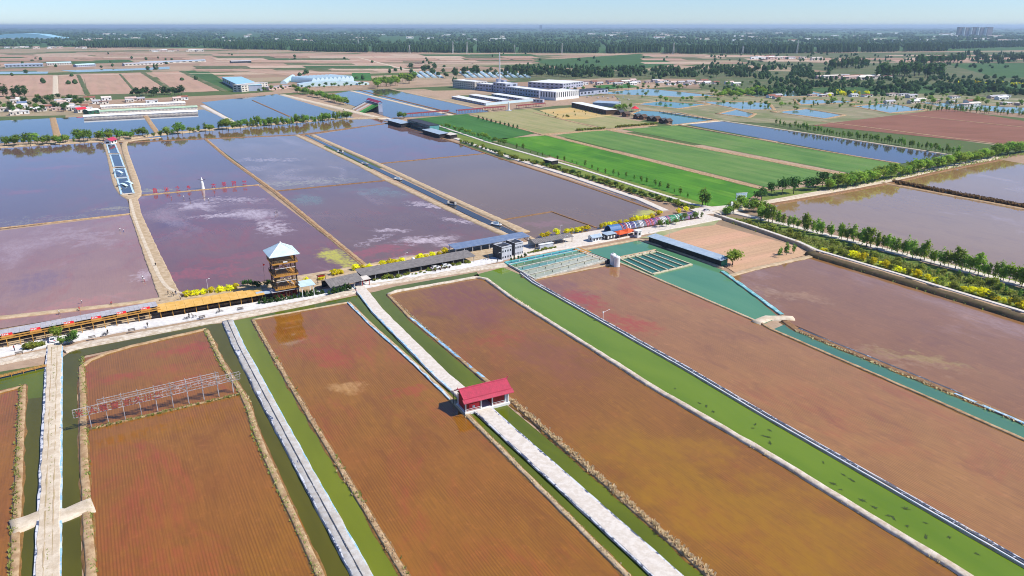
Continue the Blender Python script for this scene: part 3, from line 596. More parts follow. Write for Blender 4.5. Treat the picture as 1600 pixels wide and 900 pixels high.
# ---- watchtower
def watchtower():
    r = empty("watchtower", G(447, 461), UA, "tall open timber watchtower with pale blue hipped roof beside the strip road", "watchtower")
    a, D = 4.0, [4.4, 9.6, 14.6]; top = 17.6
    for i, (sx, sy) in enumerate(((-1, -1), (1, -1), (1, 1), (-1, 1))):
        b = MB(); b.beam((sx * a, sy * a, 0), (sx * a * .96, sy * a * .96, top), .42); b.build("post", m_dwood, r)
    for s in (-1, 1):
        for c in (0,):
            for yy in (-a, a): b = MB(); b.beam((s * .5 + c, yy, 0), (s * .5, yy, D[0]), .25); b.build("post", m_dwood, r)
    for k, z in enumerate(D):
        e = a + (.6 if k < 2 else .75)
        b = MB()
        n = 18
        for i in range(n):
            x0 = -e + 2 * e * i / n; b.box(x0, x0 + 2 * e / n - .03, -e, e, z, z + .16)
        dk = b.build("deck", m_wood, r)
        b = MB(); b.box(-e - .05, e + .05, -e - .08, -e, z - .32, z + .3); b.box(-e - .05, e + .05, e, e + .08, z - .32, z + .3); b.box(-e - .08, -e, -e, e, z - .32, z + .3); b.box(e, e + .08, -e, e, z - .32, z + .3); b.build("fascia", m_wood, dk)
        for ax in range(4):
            b = MB(); q = [(-e, -e), (e, -e), (e, e), (-e, e)]; p0, p1 = Vector((*q[ax], 0)), Vector((*q[(ax + 1) % 4], 0)); nn = 12
            b.beam(p0 + Vector((0, 0, z + 1.15)), p1 + Vector((0, 0, z + 1.15)), .12); b.beam(p0 + Vector((0, 0, z + .7)), p1 + Vector((0, 0, z + .7)), .07)
            for i in range(nn + 1): b.beam(p0.lerp(p1, i / nn) + Vector((0, 0, z)), p0.lerp(p1, i / nn) + Vector((0, 0, z + 1.15)), .09)
            b.build("railing", m_mwood if k == 2 else m_dwood, dk)
    for k in range(2):
        z0, z1 = D[k] + .2, D[k + 1] - .5
        for (p, q) in (((-a, -a), (a, -a)), ((a, -a), (a, a)), ((-a, a), (a, a)), ((-a, -a), (-a, a))):
            for s in (0, 1):
                P, Q = (Vector((*p, 0)), Vector((*q, 0)))
                mid = (P + Q) / 2
                b = MB(); b.beam((P if s == 0 else Q) + Vector((0, 0, z0 + 1.6)), mid + Vector((0, 0, z1)), .16); b.build("brace", m_mwood, r)
            b = MB(); b.beam(P + Vector((0, 0, z0 + 2.6)), Q + Vector((0, 0, z0 + 2.6)), .18); b.build("cross_beam", m_steel if p[1] == q[1] else m_mwood, r)
    for k in range(3):
        z0, z1 = ([0] + D)[k], D[k]
        b = MB(); x0, x1 = (3.2, .2)
        b.beam((x0, -1.6, z0 + .1), (x1 - 2, -1.6, z1), .12, .4); b.beam((x0, -.4, z0 + .1), (x1 - 2, -.4, z1), .12, .4)
        for i in range(12):
            t = (i + .5) / 12; xx, zz = x0 + (x1 - 2 - x0) * t, z0 + (z1 - z0) * t; b.box(xx - .16, xx + .16, -1.6, -.4, zz, zz + .06)
        b.build("stair", m_wood if k != 1 else m_cream, r)
        b = MB(); b.box(-3.2, -1.2, 1.2, 3.4, z1 - 3.2 + .001 if k else .02, z1 - .6); b.build("store_room", m_mwood, r)
    e = a + 1.75
    b = MB(); b.hip(-e, e, -e, e, top, top + 4.0, e - .03, .22)
    rf = b.build("roof", m_roofblue, r)
    for sx, sy in ((-1, -1), (1, -1), (1, 1), (-1, 1)):
        b = MB(); b.beam((sx * e, sy * e, top + .26), (0, 0, top + 4.05), .2, .1); b.build("hip_cap", m_wht, rf)
    b = MB(); b.lathe([(.3, top + 3.95), (.24, top + 4.2), (.05, top + 4.5)], 10); b.build("finial", m_wht, rf)
    for k, zz in enumerate((D[2] + .25,)):
        b = MB(); b.box(-.7, .9, -a - .98, -a - .92, zz, zz + .55); b.build("sign_board", m_wht, r)
watchtower()
def small_flag():
    r = empty("pennant_pole", G(413, 431), 0, "small dark red pennant on a thin pole left of the watchtower", "flag")
    b = MB(); b.tube((0, 0, 0), (0, 0, 5.6), .05); b.build("pole", m_iron, r)
    b = MB(); b.add([(0, 0, 5.5), (0, 0, 4.4), (.9, .15, 4.9)], [(0, 1, 2)]); b.add([(0, .03, 5.5), (0, .03, 4.4), (.9, .18, 4.9)], [(0, 2, 1)]); b.build("cloth", m_red, r)
small_flag()

# ---- red gatehouse on the road
def gatehouse():
    A, rz, L = base_frame((727.5, 648), (794.5, 631)); dp = 5.4; hw = 3.3
    r = empty("gatehouse", A, rz, "red gatehouse with crimson two-tier roof spanning the road between the ponds", "gatehouse")
    b = MB(); b.box(-.3, L + .3, -.5, dp + .3, -.2, .72); b.build("plinth", m_wht, r)
    for x in (.1, L * .36, L * .62, L - .1):
        for y in (0, dp - .2):
            b = MB(); b.box(x - .14, x + .14, y - .1, y + .18, .72, hw + .72); b.build("post", m_wht, r)
    for n, (x0, x1) in enumerate(((.25, L * .36 - .15), (L * .62 + .15, L - 1.2))):
        b = MB(); b.box(x0, x1, .25, dp - .3, .72, hw + .7); w_ = b.build("wall", m_red, r)
        b = MB()
        k = 7
        for i in range(k): b.box(x0 + (x1 - x0) * i / k + .03, x0 + (x1 - x0) * (i + 1) / k - .03, .2, .248, .8, hw + .5)
        b.build("panel", m_red, w_)
        if n == 0:
            b = MB(); b.box(x0 + .9, x1 - .35, .08, .16, 1.2, 2.8); b.build("notice_board", m_redsign, r)
            b = MB(); b.box(x0 + 1.9, x0 + 2.6, .04, .076, 1.55, 2.25); b.build("notice", m_wht, r)
        b = MB(); b.beam((x0, -.1, 1.55), (x1, -.1, 1.55), .08); b.beam((x0, -.1, 1.1), (x1, -.1, 1.1), .06); b.build("railing", m_wht, r)
    b = MB(); b.box(L * .36 + .15, L * .62 - .15, dp * .7, dp * .7 + .1, .72, 3.2); b.build("gate", m_slate, r)
    b = MB(); b.box(L - 1.0, L + .1, .3, dp - .3, .73, 3.6); b.build("booth", m_wht, r)
    z = hw + .72
    def slope(x0, x1, y0, z0, y1, z1, name="roof"):
        b = MB(); b.hexa([(x0, y0, z0), (x1, y0, z0), (x1, y1, z1), (x0, y1, z1)], [(x0, y0, z0 + .12), (x1, y0, z0 + .12), (x1, y1, z1 + .12), (x0, y1, z1 + .12)])
        n = int((x1 - x0) / .55)
        for i in range(n + 1):
            x = x0 + (x1 - x0) * i / n; b.beam((x, y0, z0 + .14), (x, y1, z1 + .14), .07, .1)
        return b.build(name, m_pink, r)
    ym = dp * .5; zr = z + 2.5
    slope(-.7, L + .7, -.5, z + .85, ym, zr); slope(-.7, L + .7, dp + .5, z + .85, ym, zr)
    slope(-1.0, L + 1.0, -1.5, z + .05, -.35, z + .72, "lower_roof"); slope(-1.0, L + 1.0, dp + 1.5, z + .05, dp + .35, z + .72, "lower_roof")
    b = MB(); b.tube((-.8, ym, zr + .16), (L + .8, ym, zr + .16), .18); b.build("ridge_cap", m_pink, r)
    for x in (-.8, L + .8):
        b = MB(); b.beam((x, ym, zr + .1), (x + (.35 if x > 0 else -.35), ym, zr + .75), .2); b.build("ridge_horn", m_pink, r)
    for x in (-.05, L + .05):
        b = MB(); b.add([(x, -.1, z + .6), (x, dp + .1, z + .6), (x, ym, zr), (x + .08, -.1, z + .6), (x + .08, dp + .1, z + .6), (x + .08, ym, zr)], [(0, 1, 2), (3, 5, 4), (0, 3, 4, 1), (1, 4, 5, 2), (2, 5, 3, 0)]); b.build("gable_end", m_red, r)
    for y in (-1.25, dp + 1.25):
        b = MB(); b.box(-.8, -.68, y - .06, y + .06, .0, z + .1); b.build("post", m_iron, r)
gatehouse()

# ---- lettering helper
def glyph_mesh(ch, size, mat, ext=.06):
    cu = bpy.data.curves.new("glyph_curve", 'FONT'); cu.body = ch; cu.size = size; cu.extrude = ext; cu.align_x = 'CENTER'; cu.resolution_u = 2
    o = bpy.data.objects.new("glyph_curve", cu); COL.objects.link(o)
    dg = bpy.context.evaluated_depsgraph_get(); me = bpy.data.meshes.new_from_object(o.evaluated_get(dg)); bpy.data.objects.remove(o)
    me.transform(Matrix.Rotation(R(90), 4, 'X')); me.materials.clear(); me.materials.append(mat); return me

# ---- steel billboard frame
def billboard():
    A, rz, L = base_frame((143.5, 668.8), (365.5, 614.4)); A.z = .2
    r = empty("billboard_frame", A, rz, "long white steel billboard frame with faded red characters on the mud dike", "billboard")
    n = 9; z1, z2, z3 = 3.9, 6.2, 7.5; ex = L / n
    for i in range(n + 1):
        x = L * i / n; t = z3 if 0 < i < n else z2
        for yy in (0, .9):
            b = MB(); b.beam((x, yy, -.3), (x, yy, t), .17); b.build("post", m_gsteel, r)
        b = MB(); b.beam((x, 0, 1.2), (x, .9, 3.0), .07); b.beam((x, .9, 3.0), (x, 0, 5.0), .07); b.build("brace", m_gsteel, r)
    def chord(x0, x1, z, w=.13):
        b = MB(); b.beam((x0, -.12, z), (x1, -.12, z), w); b.build("rail", m_gsteel, r)
    chord(-ex * .85, L + ex * .55, z1); chord(-ex * .85, L + ex * .55, z2); chord(-ex * .85, L + ex * .55, z1 + .78, .07); chord(-ex * .85, L + ex * .55, z1 + 1.55, .07)
    chord(ex * .6, L - ex * .85, z3); chord(ex * .6, L - ex * .85, (z2 + z3) / 2, .07); chord(ex * .6, L - ex * .85, z2 + .22, .07)
    for x in (-ex * .85, L + ex * .55):
        b = MB(); b.beam((x, -.12, z1), (x, -.12, z2), .12); b.build("end_post", m_gsteel, r)
    for x in (ex * .6, L - ex * .85):
        b = MB(); b.beam((x, -.12, z1), (x, -.12, z3), .12); b.build("end_post", m_gsteel, r)
    k = 40
    for i in range(k):
        x = -ex * .8 + (L + ex * 1.3) * (i + .5) / k
        b = MB(); b.beam((x, -.13, z1), (x, -.13, z3 if ex * .6 < x < L - ex * .85 and i % 2 else z2), .06); b.build("bar", m_gsteel, r)
    for i in (0, 5, 2, 7):
        b = MB(); b.beam((L * i / n, -.2, z3 if i == 5 else z2), (L * (i + 1) / n, -.2, z1), .09); b.build("diagonal", m_gsteel, r)
    rnd = random.Random(4)
    for i in range(26):
        x = L * (.45 + .6 * i / 26); z = z1 + .2 + rnd.random() * 1.6
        b = MB(); b.beam((x, -.22, z), (x + rnd.uniform(.8, 1.8), -.22, z + rnd.uniform(-.25, .5)), .1); b.build("letter_stroke", m_gsteel, r)
    for ch, x in zip("米人展窗凯久川二", (-.5, .25, .88, 1.55, 2.35, 2.95, 3.55, 4.15)):
        o = link("character", glyph_mesh(ch, 2.1, M("faded_red_paint", (.40, .07, .07), .7, .3, 1)), r); o.location = (ex * x, -.3, z1 + .25)
billboard()

# ---- corridors and shelters beside the strip road
def shelter(name, a, b, depth, h, roofmat, postmat, label, cat="shelter", n=None, rise=.5, kind="slab", back=True, backmat=None, over=.5, fascia=None, panels=0):
    A, rz, L = base_frame(a, b); A.z = .45
    r = empty(name, A, rz, label, cat); n = n or max(2, int(L / 4.5))
    for i in range(n + 1):
        x = .15 + (L - .3) * i / n
        for y in (0, depth):
            q = MB(); q.box(x - .11, x + .11, y - .11, y + .11, 0, h + (rise if y and kind == 'slab' else 0)); q.build("post", postmat, r)
    if kind == "slab":
        ks = panels or 1
        for i in range(ks):
            x0, x1 = -over + (L + 2 * over) * i / ks, -over + (L + 2 * over) * (i + 1) / ks - (.06 if ks > 1 else 0)
            dz = .03 * (i % 2)
            q = MB(); q.hexa([(x0, -over, h + dz), (x1, -over, h + dz), (x1, depth + over, h + rise + dz), (x0, depth + over, h + rise + dz)], [(x0, -over, h + .16 + dz), (x1, -over, h + .16 + dz), (x1, depth + over, h + rise + .16 + dz), (x0, depth + over, h + rise + .16 + dz)])
            q.build("roof_panel" if ks > 1 else "roof", roofmat, r)
    else:
        q = MB(); q.gable(0, L, 0, depth, h, h + rise, .15, over)
        m = int(L / .9)
        for i in range(m):
            x = -over + (L + 2 * over) * i / m
            for y0, y1 in ((-over, depth / 2), (depth + over, depth / 2)): q.beam((x, y0, h + .17 - (over * rise / (depth / 2))), (x, y1, h + rise + .17), .06, .05)
        q.build("roof", roofmat, r)
        q = MB(); q.tube((-over, depth / 2, h + rise + .14), (L + over, depth / 2, h + rise + .14), .12); q.build("ridge_cap", roofmat, r)
    if back:
        q = MB(); q.box(0, L, depth - .3, depth - .18, 0, h * .98); q.build("back_wall", backmat or m_dark, r)  # default dark board puts the shade under the roof into its colour
    q = MB(); q.beam((0, -.0, h - .14), (L, 0, h - .14), .16, .24); q.build("beam", fascia or postmat, r)
    return r, L
r, L = shelter("orange_canopy", (252, 499), (412, 471.5), 5.6, 2.6, m_orange, m_wood, "long orange roofed canopy on timber posts left of the watchtower", "canopy", n=9, rise=.55, over=.7, panels=12)
q = MB(); q.box(0, L, 2.2, 2.9, 0, .8); q.build("counter", m_mwood, r)
def corridor():
    A, rz, L = base_frame((-70, 561), (252, 497.5)); A.z = .45
    r = empty("timber_corridor", A, rz, "long corridor with pale grey roof, orange beams and small red signs at far left", "corridor")
    n = 17; h = 2.9
    for i in range(n + 1):
        x = L * i / n; b = MB(); b.box(x - .12, x + .12, -.12, .12, 0, h); b.build("post", m_wood, r)
        b = MB(); b.box(x - .1, x + .1, 6.2, 6.4, 0, h + .5); b.build("post", m_wood, r)
    for y, z in ((0, h), (1.7, h + .15)):
        b = MB(); b.box(-.3, L + .3, y - .16, y + .16, z, z + .34); b.build("beam", m_wood, r)
    b = MB(); b.box(0, L, 6.9, 7.0, 0, h); b.build("back_wall", m_dark, r)  # near-black colour stands in for the shade inside the corridor
    k = 40
    for i in range(k):
        x0, x1 = L * i / k, L * (i + 1) / k - .05
        b = MB(); b.hexa([(x0, 3.0, h + .5), (x1, 3.0, h + .5), (x1, 7.8, h + .72), (x0, 7.8, h + .72)], [(x0, 3.0, h + .62), (x1, 3.0, h + .62), (x1, 7.8, h + .84), (x0, 7.8, h + .84)]); b.build("roof_panel", m_roofpale, r)
    for i, px in enumerate((-40, 8, 50, 102, 146, 188, 229)):
        x = L * (px + 70) / 322
        b = MB(); b.box(x - 1.7, x + 1.7, .3, 2.4, h + .36, h + .55); b.build("dormer_shelf", m_wood, r)
        s = MB(); s.box(x - 1.5, x + 1.5, 1.9, 2.0, h + .56, h + 1.35); s = s.build("sign_board", m_redsign, r)
        t = MB()
        for j in range(4): t.box(x - 1.3 + j * .45, x - 1.0 + j * .45, 1.84, 1.895, h + .75, h + 1.2)
        t.build("sign_lettering", m_wht, s)
corridor()
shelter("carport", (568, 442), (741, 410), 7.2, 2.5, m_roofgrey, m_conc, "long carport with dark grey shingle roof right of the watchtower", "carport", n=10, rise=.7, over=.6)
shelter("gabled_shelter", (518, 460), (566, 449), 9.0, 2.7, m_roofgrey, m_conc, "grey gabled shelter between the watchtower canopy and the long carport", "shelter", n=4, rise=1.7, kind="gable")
shelter("blue_roof_shelter", (712, 400), (826, 379.5), 6.2, 2.8, m_bluroof, m_steel, "long blue roofed shelter behind the two grey cube houses", "shelter", n=9, rise=.6, back=False)
shelter("lakeside_shed", (836, 390), (894, 379), 6.0, 2.7, m_roofgrey, m_mwood, "low grey roofed shed beside the yellow bushes at the raceway tanks", "shed", n=4, rise=.9, kind="gable", backmat=m_wht)
r = empty("glass_counter", G(843, 390.5), UA, "pale box counter in front of the low grey roofed shed", "counter")
b = MB(); b.box(0, 7.5, -.5, 1.0, .4, 2.5); b.build("body", m_pgrey, r); b = MB(); b.box(-.2, 7.7, -.7, 1.2, 2.5, 2.65); b.build("lid", m_wht, r)
r, L = shelter("white_canopy", (473, 467), (492, 463.5), 5.2, 4.6, m_roofblue, m_wht, "tall pale blue flat canopy on white posts right of the watchtower", "canopy", n=1, rise=.3, back=False, over=.6)
r, L = shelter("blue_awning", (405, 472.5), (427, 468.5), 1.8, 2.6, m_steelblue, m_iron, "short steel blue awning left of the red stall under the watchtower", "awning", n=2, rise=.35)
r, L = shelter("red_stall_row", (428, 470), (467, 463), 2.4, 2.9, m_roofpale, m_iron, "grey awning over red stall fronts at the foot of the watchtower", "stall", n=4, rise=.4, backmat=m_red)
for i in range(6):
    q = MB(); q.box(L * (i + .15) / 6, L * (i + .8) / 6, 1.0, 1.6, 0, 1.3); q.build("stall_front", m_red, r)
shelter("entrance_canopy", (566, 449), (578, 446.6), 3.5, 2.6, m_cream, m_red, "small cream entrance canopy with red posts at the gatehouse road head", "canopy", n=1, rise=.2, back=False)

# ---- generic building
def building(name, a, b, depth, h, wall, roof, label, cat="building", rk="flat", rh=1.2, nx=0, nz=1, wmat=m_glass, over=.3, parapet=0, group=None, door=True, side=2, z0=-.1, wh=.42, ww=.5, seams=0):
    A, rz, L = base_frame(a, b); r = empty(name, A, rz, label, cat, group)
    q = MB(); q.box(0, L, 0, depth, z0, h)
    if rk == 'gable':
        for x in (0, L - .15): q.add([(x, 0, h), (x, depth, h), (x, depth / 2, h + rh), (x + .15, 0, h), (x + .15, depth, h), (x + .15, depth / 2, h + rh)], [(0, 1, 2), (3, 5, 4), (0, 3, 4, 1), (1, 4, 5, 2), (2, 5, 3, 0)])
    q.build("wall", wall, r)
    q = MB()
    if rk == 'gable': q.gable(0, L, 0, depth, h + .02, h + rh + .02, .14, over)
    elif rk == 'hip': q.hip(-over, L + over, -over, depth + over, h + .01, h + rh, min(depth / 2, L / 2 - .1))
    elif rk == 'shed':
        rh = rh - h if rh > h else rh
        q.hexa([(-over, -over, h + .02), (L + over, -over, h + .02), (L + over, depth + over, h + rh), (-over, depth + over, h + rh)], [(-over, -over, h + .16), (L + over, -over, h + .16), (L + over, depth + over, h + rh + .14), (-over, depth + over, h + rh + .14)])
    elif rk == 'vault':
        n = 9
        pr = [(-over + (depth + 2 * over) * i / n, h + rh * math.sin(math.pi * i / n)) for i in range(n + 1)]
        q.add([(x, y, z) for x in (-over, L + over) for y, z in pr], [(i, i + 1, n + 2 + i, n + 1 + i) for i in range(n)] + [tuple(range(n + 1)), tuple(range(n + 1, 2 * n + 2))])
    else: q.box(-over, L + over, -over, depth + over, h + .004, h + .25)
    if seams and rk in ('gable', 'shed'):
        for i in range(seams + 1):
            x = -over + (L + 2 * over) * i / seams
            if rk == 'shed': q.beam((x, -over, h + .18), (x, depth + over, h + rh + .16), .12, .1)
            else:
                sl = rh / (depth / 2)
                for y0 in (-over, depth + over): q.beam((x, y0, h + .18 - over * sl), (x, depth / 2, h + rh + .18), .12, .1)
    rf = q.build("roof", roof, r)
    if parapet:
        q = MB(); q.box(-over, L + over, -over, -over + .3, h + .25, h + parapet); q.box(-over, L + over, depth + over - .3, depth + over, h + .25, h + parapet); q.box(-over, -over + .3, -over + .3, depth + over - .3, h + .25, h + parapet); q.box(L + over - .3, L + over, -over + .3, depth + over - .3, h + .25, h + parapet); q.build("parapet", wall, rf)
    if nx:
        cw, chh = L / nx, h / nz
        w_, hh = cw * ww, chh * wh
        q = MB(); q.box(-w_ / 2, w_ / 2, -.06, .05, 0, hh); me = q.mesh("window", wmat)
        ns = max(1, int(depth / cw))
        for k in range(nz):
            for i in range(nx):
                if door and k == 0 and i == nx // 2: continue
                link("window", me, r, (cw * (i + .5), 0, chh * (k + .35)))
            for i in range(min(ns, 12)):
                if side & 1: link("window", me, r, (L, depth * (i + .5) / min(ns, 12), chh * (k + .35)), R(90))
                if side & 2: link("window", me, r, (0, depth * (i + .5) / min(ns, 12), chh * (k + .35)), R(-90))
        if door:
            q = MB(); q.box(cw * (nx // 2 + .5) - .6, cw * (nx // 2 + .5) + .6, -.08, .05, 0, 2.2); q.build("door", m_dwood, r)
    return r, L
for k, (a, b, lb) in enumerate((((784, 407.4), (799.5, 403.6), "pale grey cube house with shade painted on its side, the nearer of two"), ((804.5, 401), (817.5, 398), "pale grey cube house with shade painted on its side, the farther of two"))):
    r, L = building("cube_house", a, b, 6.5, 5.6, m_pgrey, m_slate, lb, "house", nx=4, nz=2, parapet=.8, door=False, over=.0, group="grey cube houses", side=0, wh=.3, ww=.45)
    q = MB(); q.box(-.12, -.005, -.05, 6.55, 0, 6.4); q.build("side_shade", m_slate, r)  # dark panel paints in the shade on the left wall
    q = MB(); q.box(1.0, L - 1.0, 1.8, 4.8, 5.86, 6.3); q.build("skylight", m_slate, r)
r, L = building("kiosk", (926, 379.5), (939.5, 376.8), 3.6, 2.6, m_wht, m_steelblue, "white kiosk with pale blue roof at the pond corner", "kiosk", rk='gable', rh=.8, nx=3, door=False, over=.5)
r, L = building("kiosk", (948, 376.5), (962, 373.5), 3.6, 2.9, m_slate, m_steelblue, "dark kiosk with white posters between the white kiosk and orange tent", "kiosk", rk='shed', rh=3.2, nx=3, wmat=m_wht, door=False, over=.4)
r, L = building("pump_house", (996, 371.5), (1002, 370), 2.5, 3.2, m_wht, m_wht, "small white pump house right of the orange tent", "pump house", nx=1, door=False)
def tent():
    A, rz, L = base_frame((967, 374.5), (993, 368)); r = empty("market_tent", A, rz, "bright orange red open market tent beside the hoop tunnel", "tent")
    for x in (0.1, L / 2, L - .1):
        for y in (0, 4.5): b = MB(); b.tube((x, y, 0), (x, y, 2.4), .07); b.build("pole", m_steel, r)
    mt = M("orange_red_fabric", (.72, .10, .02), .7, .1, 1)
    for i in range(2):
        b = MB(); x0, x1 = L * i / 2, L * (i + 1) / 2; b.hip(x0 - .1, x1 - .02, -.3, 4.8, 2.35, 3.9, L / 4 - .05, .3); b.build("canopy", mt, r)
    b = MB(); b.box(.3, L - .3, 1.2, 1.9, .3, 1.1); b.build("counter", m_mwood, r)
tent()
def tunnel():
    A, rz, L = base_frame((955, 366), (1092, 342.5)); A.z = .3
    r = empty("hoop_tunnel", A, rz, "long tunnel of coloured hoops, blue red purple and green, over the walkway", "tunnel")
    cols = [("hoop_blue", (.06, .16, .36)), ("hoop_red", (.50, .05, .08)), ("hoop_white", (.7, .7, .72)), ("hoop_indigo", (.10, .09, .28)), ("hoop_purple", (.32, .12, .36)), ("hoop_pink", (.55, .16, .26)), ("hoop_green", (.06, .36, .18)), ("hoop_grey", (.16, .20, .28))]
    mm = {k: M(k, c, .5, .1, 1) for k, c in cols}
    w, h, n = 6.0, 3.6, 12
    def arc(x0, x1, rr=1.0):
        p = [(w / 2 - w / 2 * rr * math.cos(math.pi * i / n), h * rr * math.sin(math.pi * i / n)) for i in range(n + 1)]
        q = [(w / 2 - w / 2 * (rr - .05) * math.cos(math.pi * i / n), h * (rr - .05) * math.sin(math.pi * i / n)) for i in range(n + 1)]
        b = MB(); k = n + 1
        b.add([(x, y, z) for x in (x0, x1) for y, z in p] + [(x, y, z) for x in (x0, x1) for y, z in q], [(i, i + 1, k + i + 1, k + i) for i in range(n)] + [(2 * k + i, 3 * k + i, 3 * k + i + 1, 2 * k + i + 1) for i in range(n)] + [(i, 2 * k + i, 2 * k + i + 1, i + 1) for i in range(n)] + [(k + i, k + i + 1, 3 * k + i + 1, 3 * k + i) for i in range(n)] + [(0, k, 3 * k, 2 * k), (n, 2 * k + n, 3 * k + n, k + n)])
        return b
    arc(0, L * .115).build("cover", mm["hoop_blue"], r)
    rnd = random.Random(3); N = 62
    for i in range(N):
        t = i / N; x = L * (.125 + .87 * t)
        pal = ["hoop_red", "hoop_white", "hoop_indigo"] if t < .12 else ["hoop_indigo", "hoop_grey", "hoop_blue", "hoop_white"] if t < .3 else ["hoop_pink", "hoop_purple", "hoop_red"] if t < .4 else ["hoop_purple", "hoop_indigo", "hoop_pink", "hoop_white"] if t < .62 else ["hoop_green", "hoop_green", "hoop_white"] if t < .82 else ["hoop_indigo", "hoop_grey", "hoop_purple"]
        arc(x, x + .42).build("hoop", mm[rnd.choice(pal)], r)
    for y in (.1, w - .1, ):
        b = MB(); b.beam((0, y, .5), (L, y, .5), .12, .9); b.build("side_rail", m_dwood, r)
    b = MB(); b.beam((L * .12, w / 2, h - .1), (L, w / 2, h - .1), .1); b.build("ridge_rail", m_iron, r)
tunnel()
A, rz, L0 = base_frame((1014, 378.5), (1126, 416.5))
r, L = building("fish_shed", (1014, 378.5), (1126, 416.5), 4.2, 2.8, m_dark, m_steelblue, "long shed with wall shade painted dark and pale steel blue roof beside the fish pond", "shed", rk='shed', rh=3.4, over=.7, door=False, seams=40)  # wall colour holds the shade of the near side
for i in range(16):
    q = MB(); x = L * i / 15; q.box(x - .08, x + .08, -.16, -.01, 0, 2.55); q.build("post", m_iron, r)
q = MB(); q.box(L + .01, L + .12, .2, 4.0, 0, 2.6); q.build("end_door", M("green_painted_door", (.03, .20, .12), .6, .1, 1), r)
# ---- fish cages on the pond
def cages():
    P = [G(969, 405, .1), G(1025, 393.5, .1), G(1081, 414, .1), G(1020, 429, .1)]
    r = empty("fish_cage_raft", P[0], 0, "cream floating raft dividing the fish pond into five long cages", "fish cage")
    o = P[0]; P = [p - o for p in P]; mt = M("cream_raft_board", (.62, .55, .36), .7, .15, 1)
    def wk(p, q, wd): b = MB(); b.beam(p + Vector((0, 0, .2)), q + Vector((0, 0, .2)), wd, .45); b.build("walkway", mt, r)
    wk(P[0], P[1], 1.1); wk(P[3], P[2], 1.3)
    for t in (0, .2, .4, .6, .8, 1.0): wk(P[0].lerp(P[1], t), P[3].lerp(P[2], t), .55 if 0 < t < 1 else .7)
    for t in (.1, .3, .5, .7, .9):
        n = MB(); a, b_ = P[0].lerp(P[1], t), P[3].lerp(P[2], t); d = (P[1] - P[0]) * .085; e = (b_ - a).normalized() * .8
        n.add([a - d + e, a + d + e, b_ + d - e, b_ - d - e], [(0, 1, 2, 3)]); o2 = n.build("cage_net", pool("cage_water", (.03, .12, .085), (.045, .15, .10)), r); o2.location.z = -.04
    for i in range(14):
        t = i / 13; p = P[0].lerp(P[1], t) + Vector((0, .9, 0)); b = MB(); b.tube(p + Vector((0, 0, -.1)), p + Vector((0, 0, .5)), .35, n=7); b.build("float", m_slate if i % 3 else m_wht, r)
cages()
# ---- raceway tanks
def raceways():
    A, B, C, D = G(789, 411.5), G(900, 389.5), G(948, 408), G(836, 437.5)
    wt = M("tank_wall", (.62, .60, .52), .8, .2, .6)
    w1 = pool("tank_water_green", (.10, .17, .06), (.16, .24, .12), ripple=.06); w2 = pool("tank_water_teal", (.12, .26, .22), (.20, .34, .28), ripple=.06); w3 = pool("tank_water_pale", (.34, .36, .26), (.42, .42, .32), ripple=.06); w0 = pool("tank_water_blue", (.05, .16, .20), (.06, .19, .24), ripple=.06)
    lanes = [(0, .14, w0, m_tealp, "blue"), (.14, .36, w1, wt, "green"), (.36, .56, w2, wt, "teal"), (.56, .78, w3, wt, "pale green"), (.78, 1.0, w3, wt, "cream")]
    for k, (s0, s1, wm, wl, cn) in enumerate(lanes):
        p = [A.lerp(D, s0), B.lerp(C, s0), B.lerp(C, s1), A.lerp(D, s1)]; o = p[0].copy()
        lb = "raceway tank with %s water, %s from the teal tarpaulin edge" % (cn, nth(k))
        r = empty("raceway_tank", o, 0, lb, "fish tank", "raceway tanks")
        q = [x - o for x in p]
        b = MB(); b.add([x + Vector((0, 0, .35)) for x in q], [(0, 1, 2, 3)]); b.build("tank_water", wm, r)
        for i, (u, v) in enumerate(((0, 1), (1, 2), (2, 3), (3, 0))):
            b = MB(); b.beam(q[u] + Vector((0, 0, .3 + .01 * k)), q[v] + Vector((0, 0, .3 + .01 * k)), .5 if k else .8, .8); b.build("wall", wl, r)
        for i in range(9):
            a = q[0].lerp(q[1], (i + .5) / 9); d = q[3].lerp(q[2], (i + .5) / 9)
            b = MB(); b.tube(a.lerp(d, .5) + Vector((0, 0, .2)), a.lerp(d, .5) + Vector((0, 0, 1.1)), .14, n=6); b.build("aerator", m_wht if i % 2 else m_iron, r)
raceways()
o = empty("jetty", G(900, 390), 0, "short orange plank jetty between the raceway tanks and clear pond", "jetty"); A = G(900, 390); Bv = G(921, 397) - A
for i in range(8):
    b = MB(); p = Bv * (i / 8); sdv = Vector((Bv.y, -Bv.x, 0)).normalized() * 2; b.beam(p - sdv + Vector((0, 0, .6)), p + sdv + Vector((0, 0, .6)), .9, .12); b.build("plank", m_wood, o)
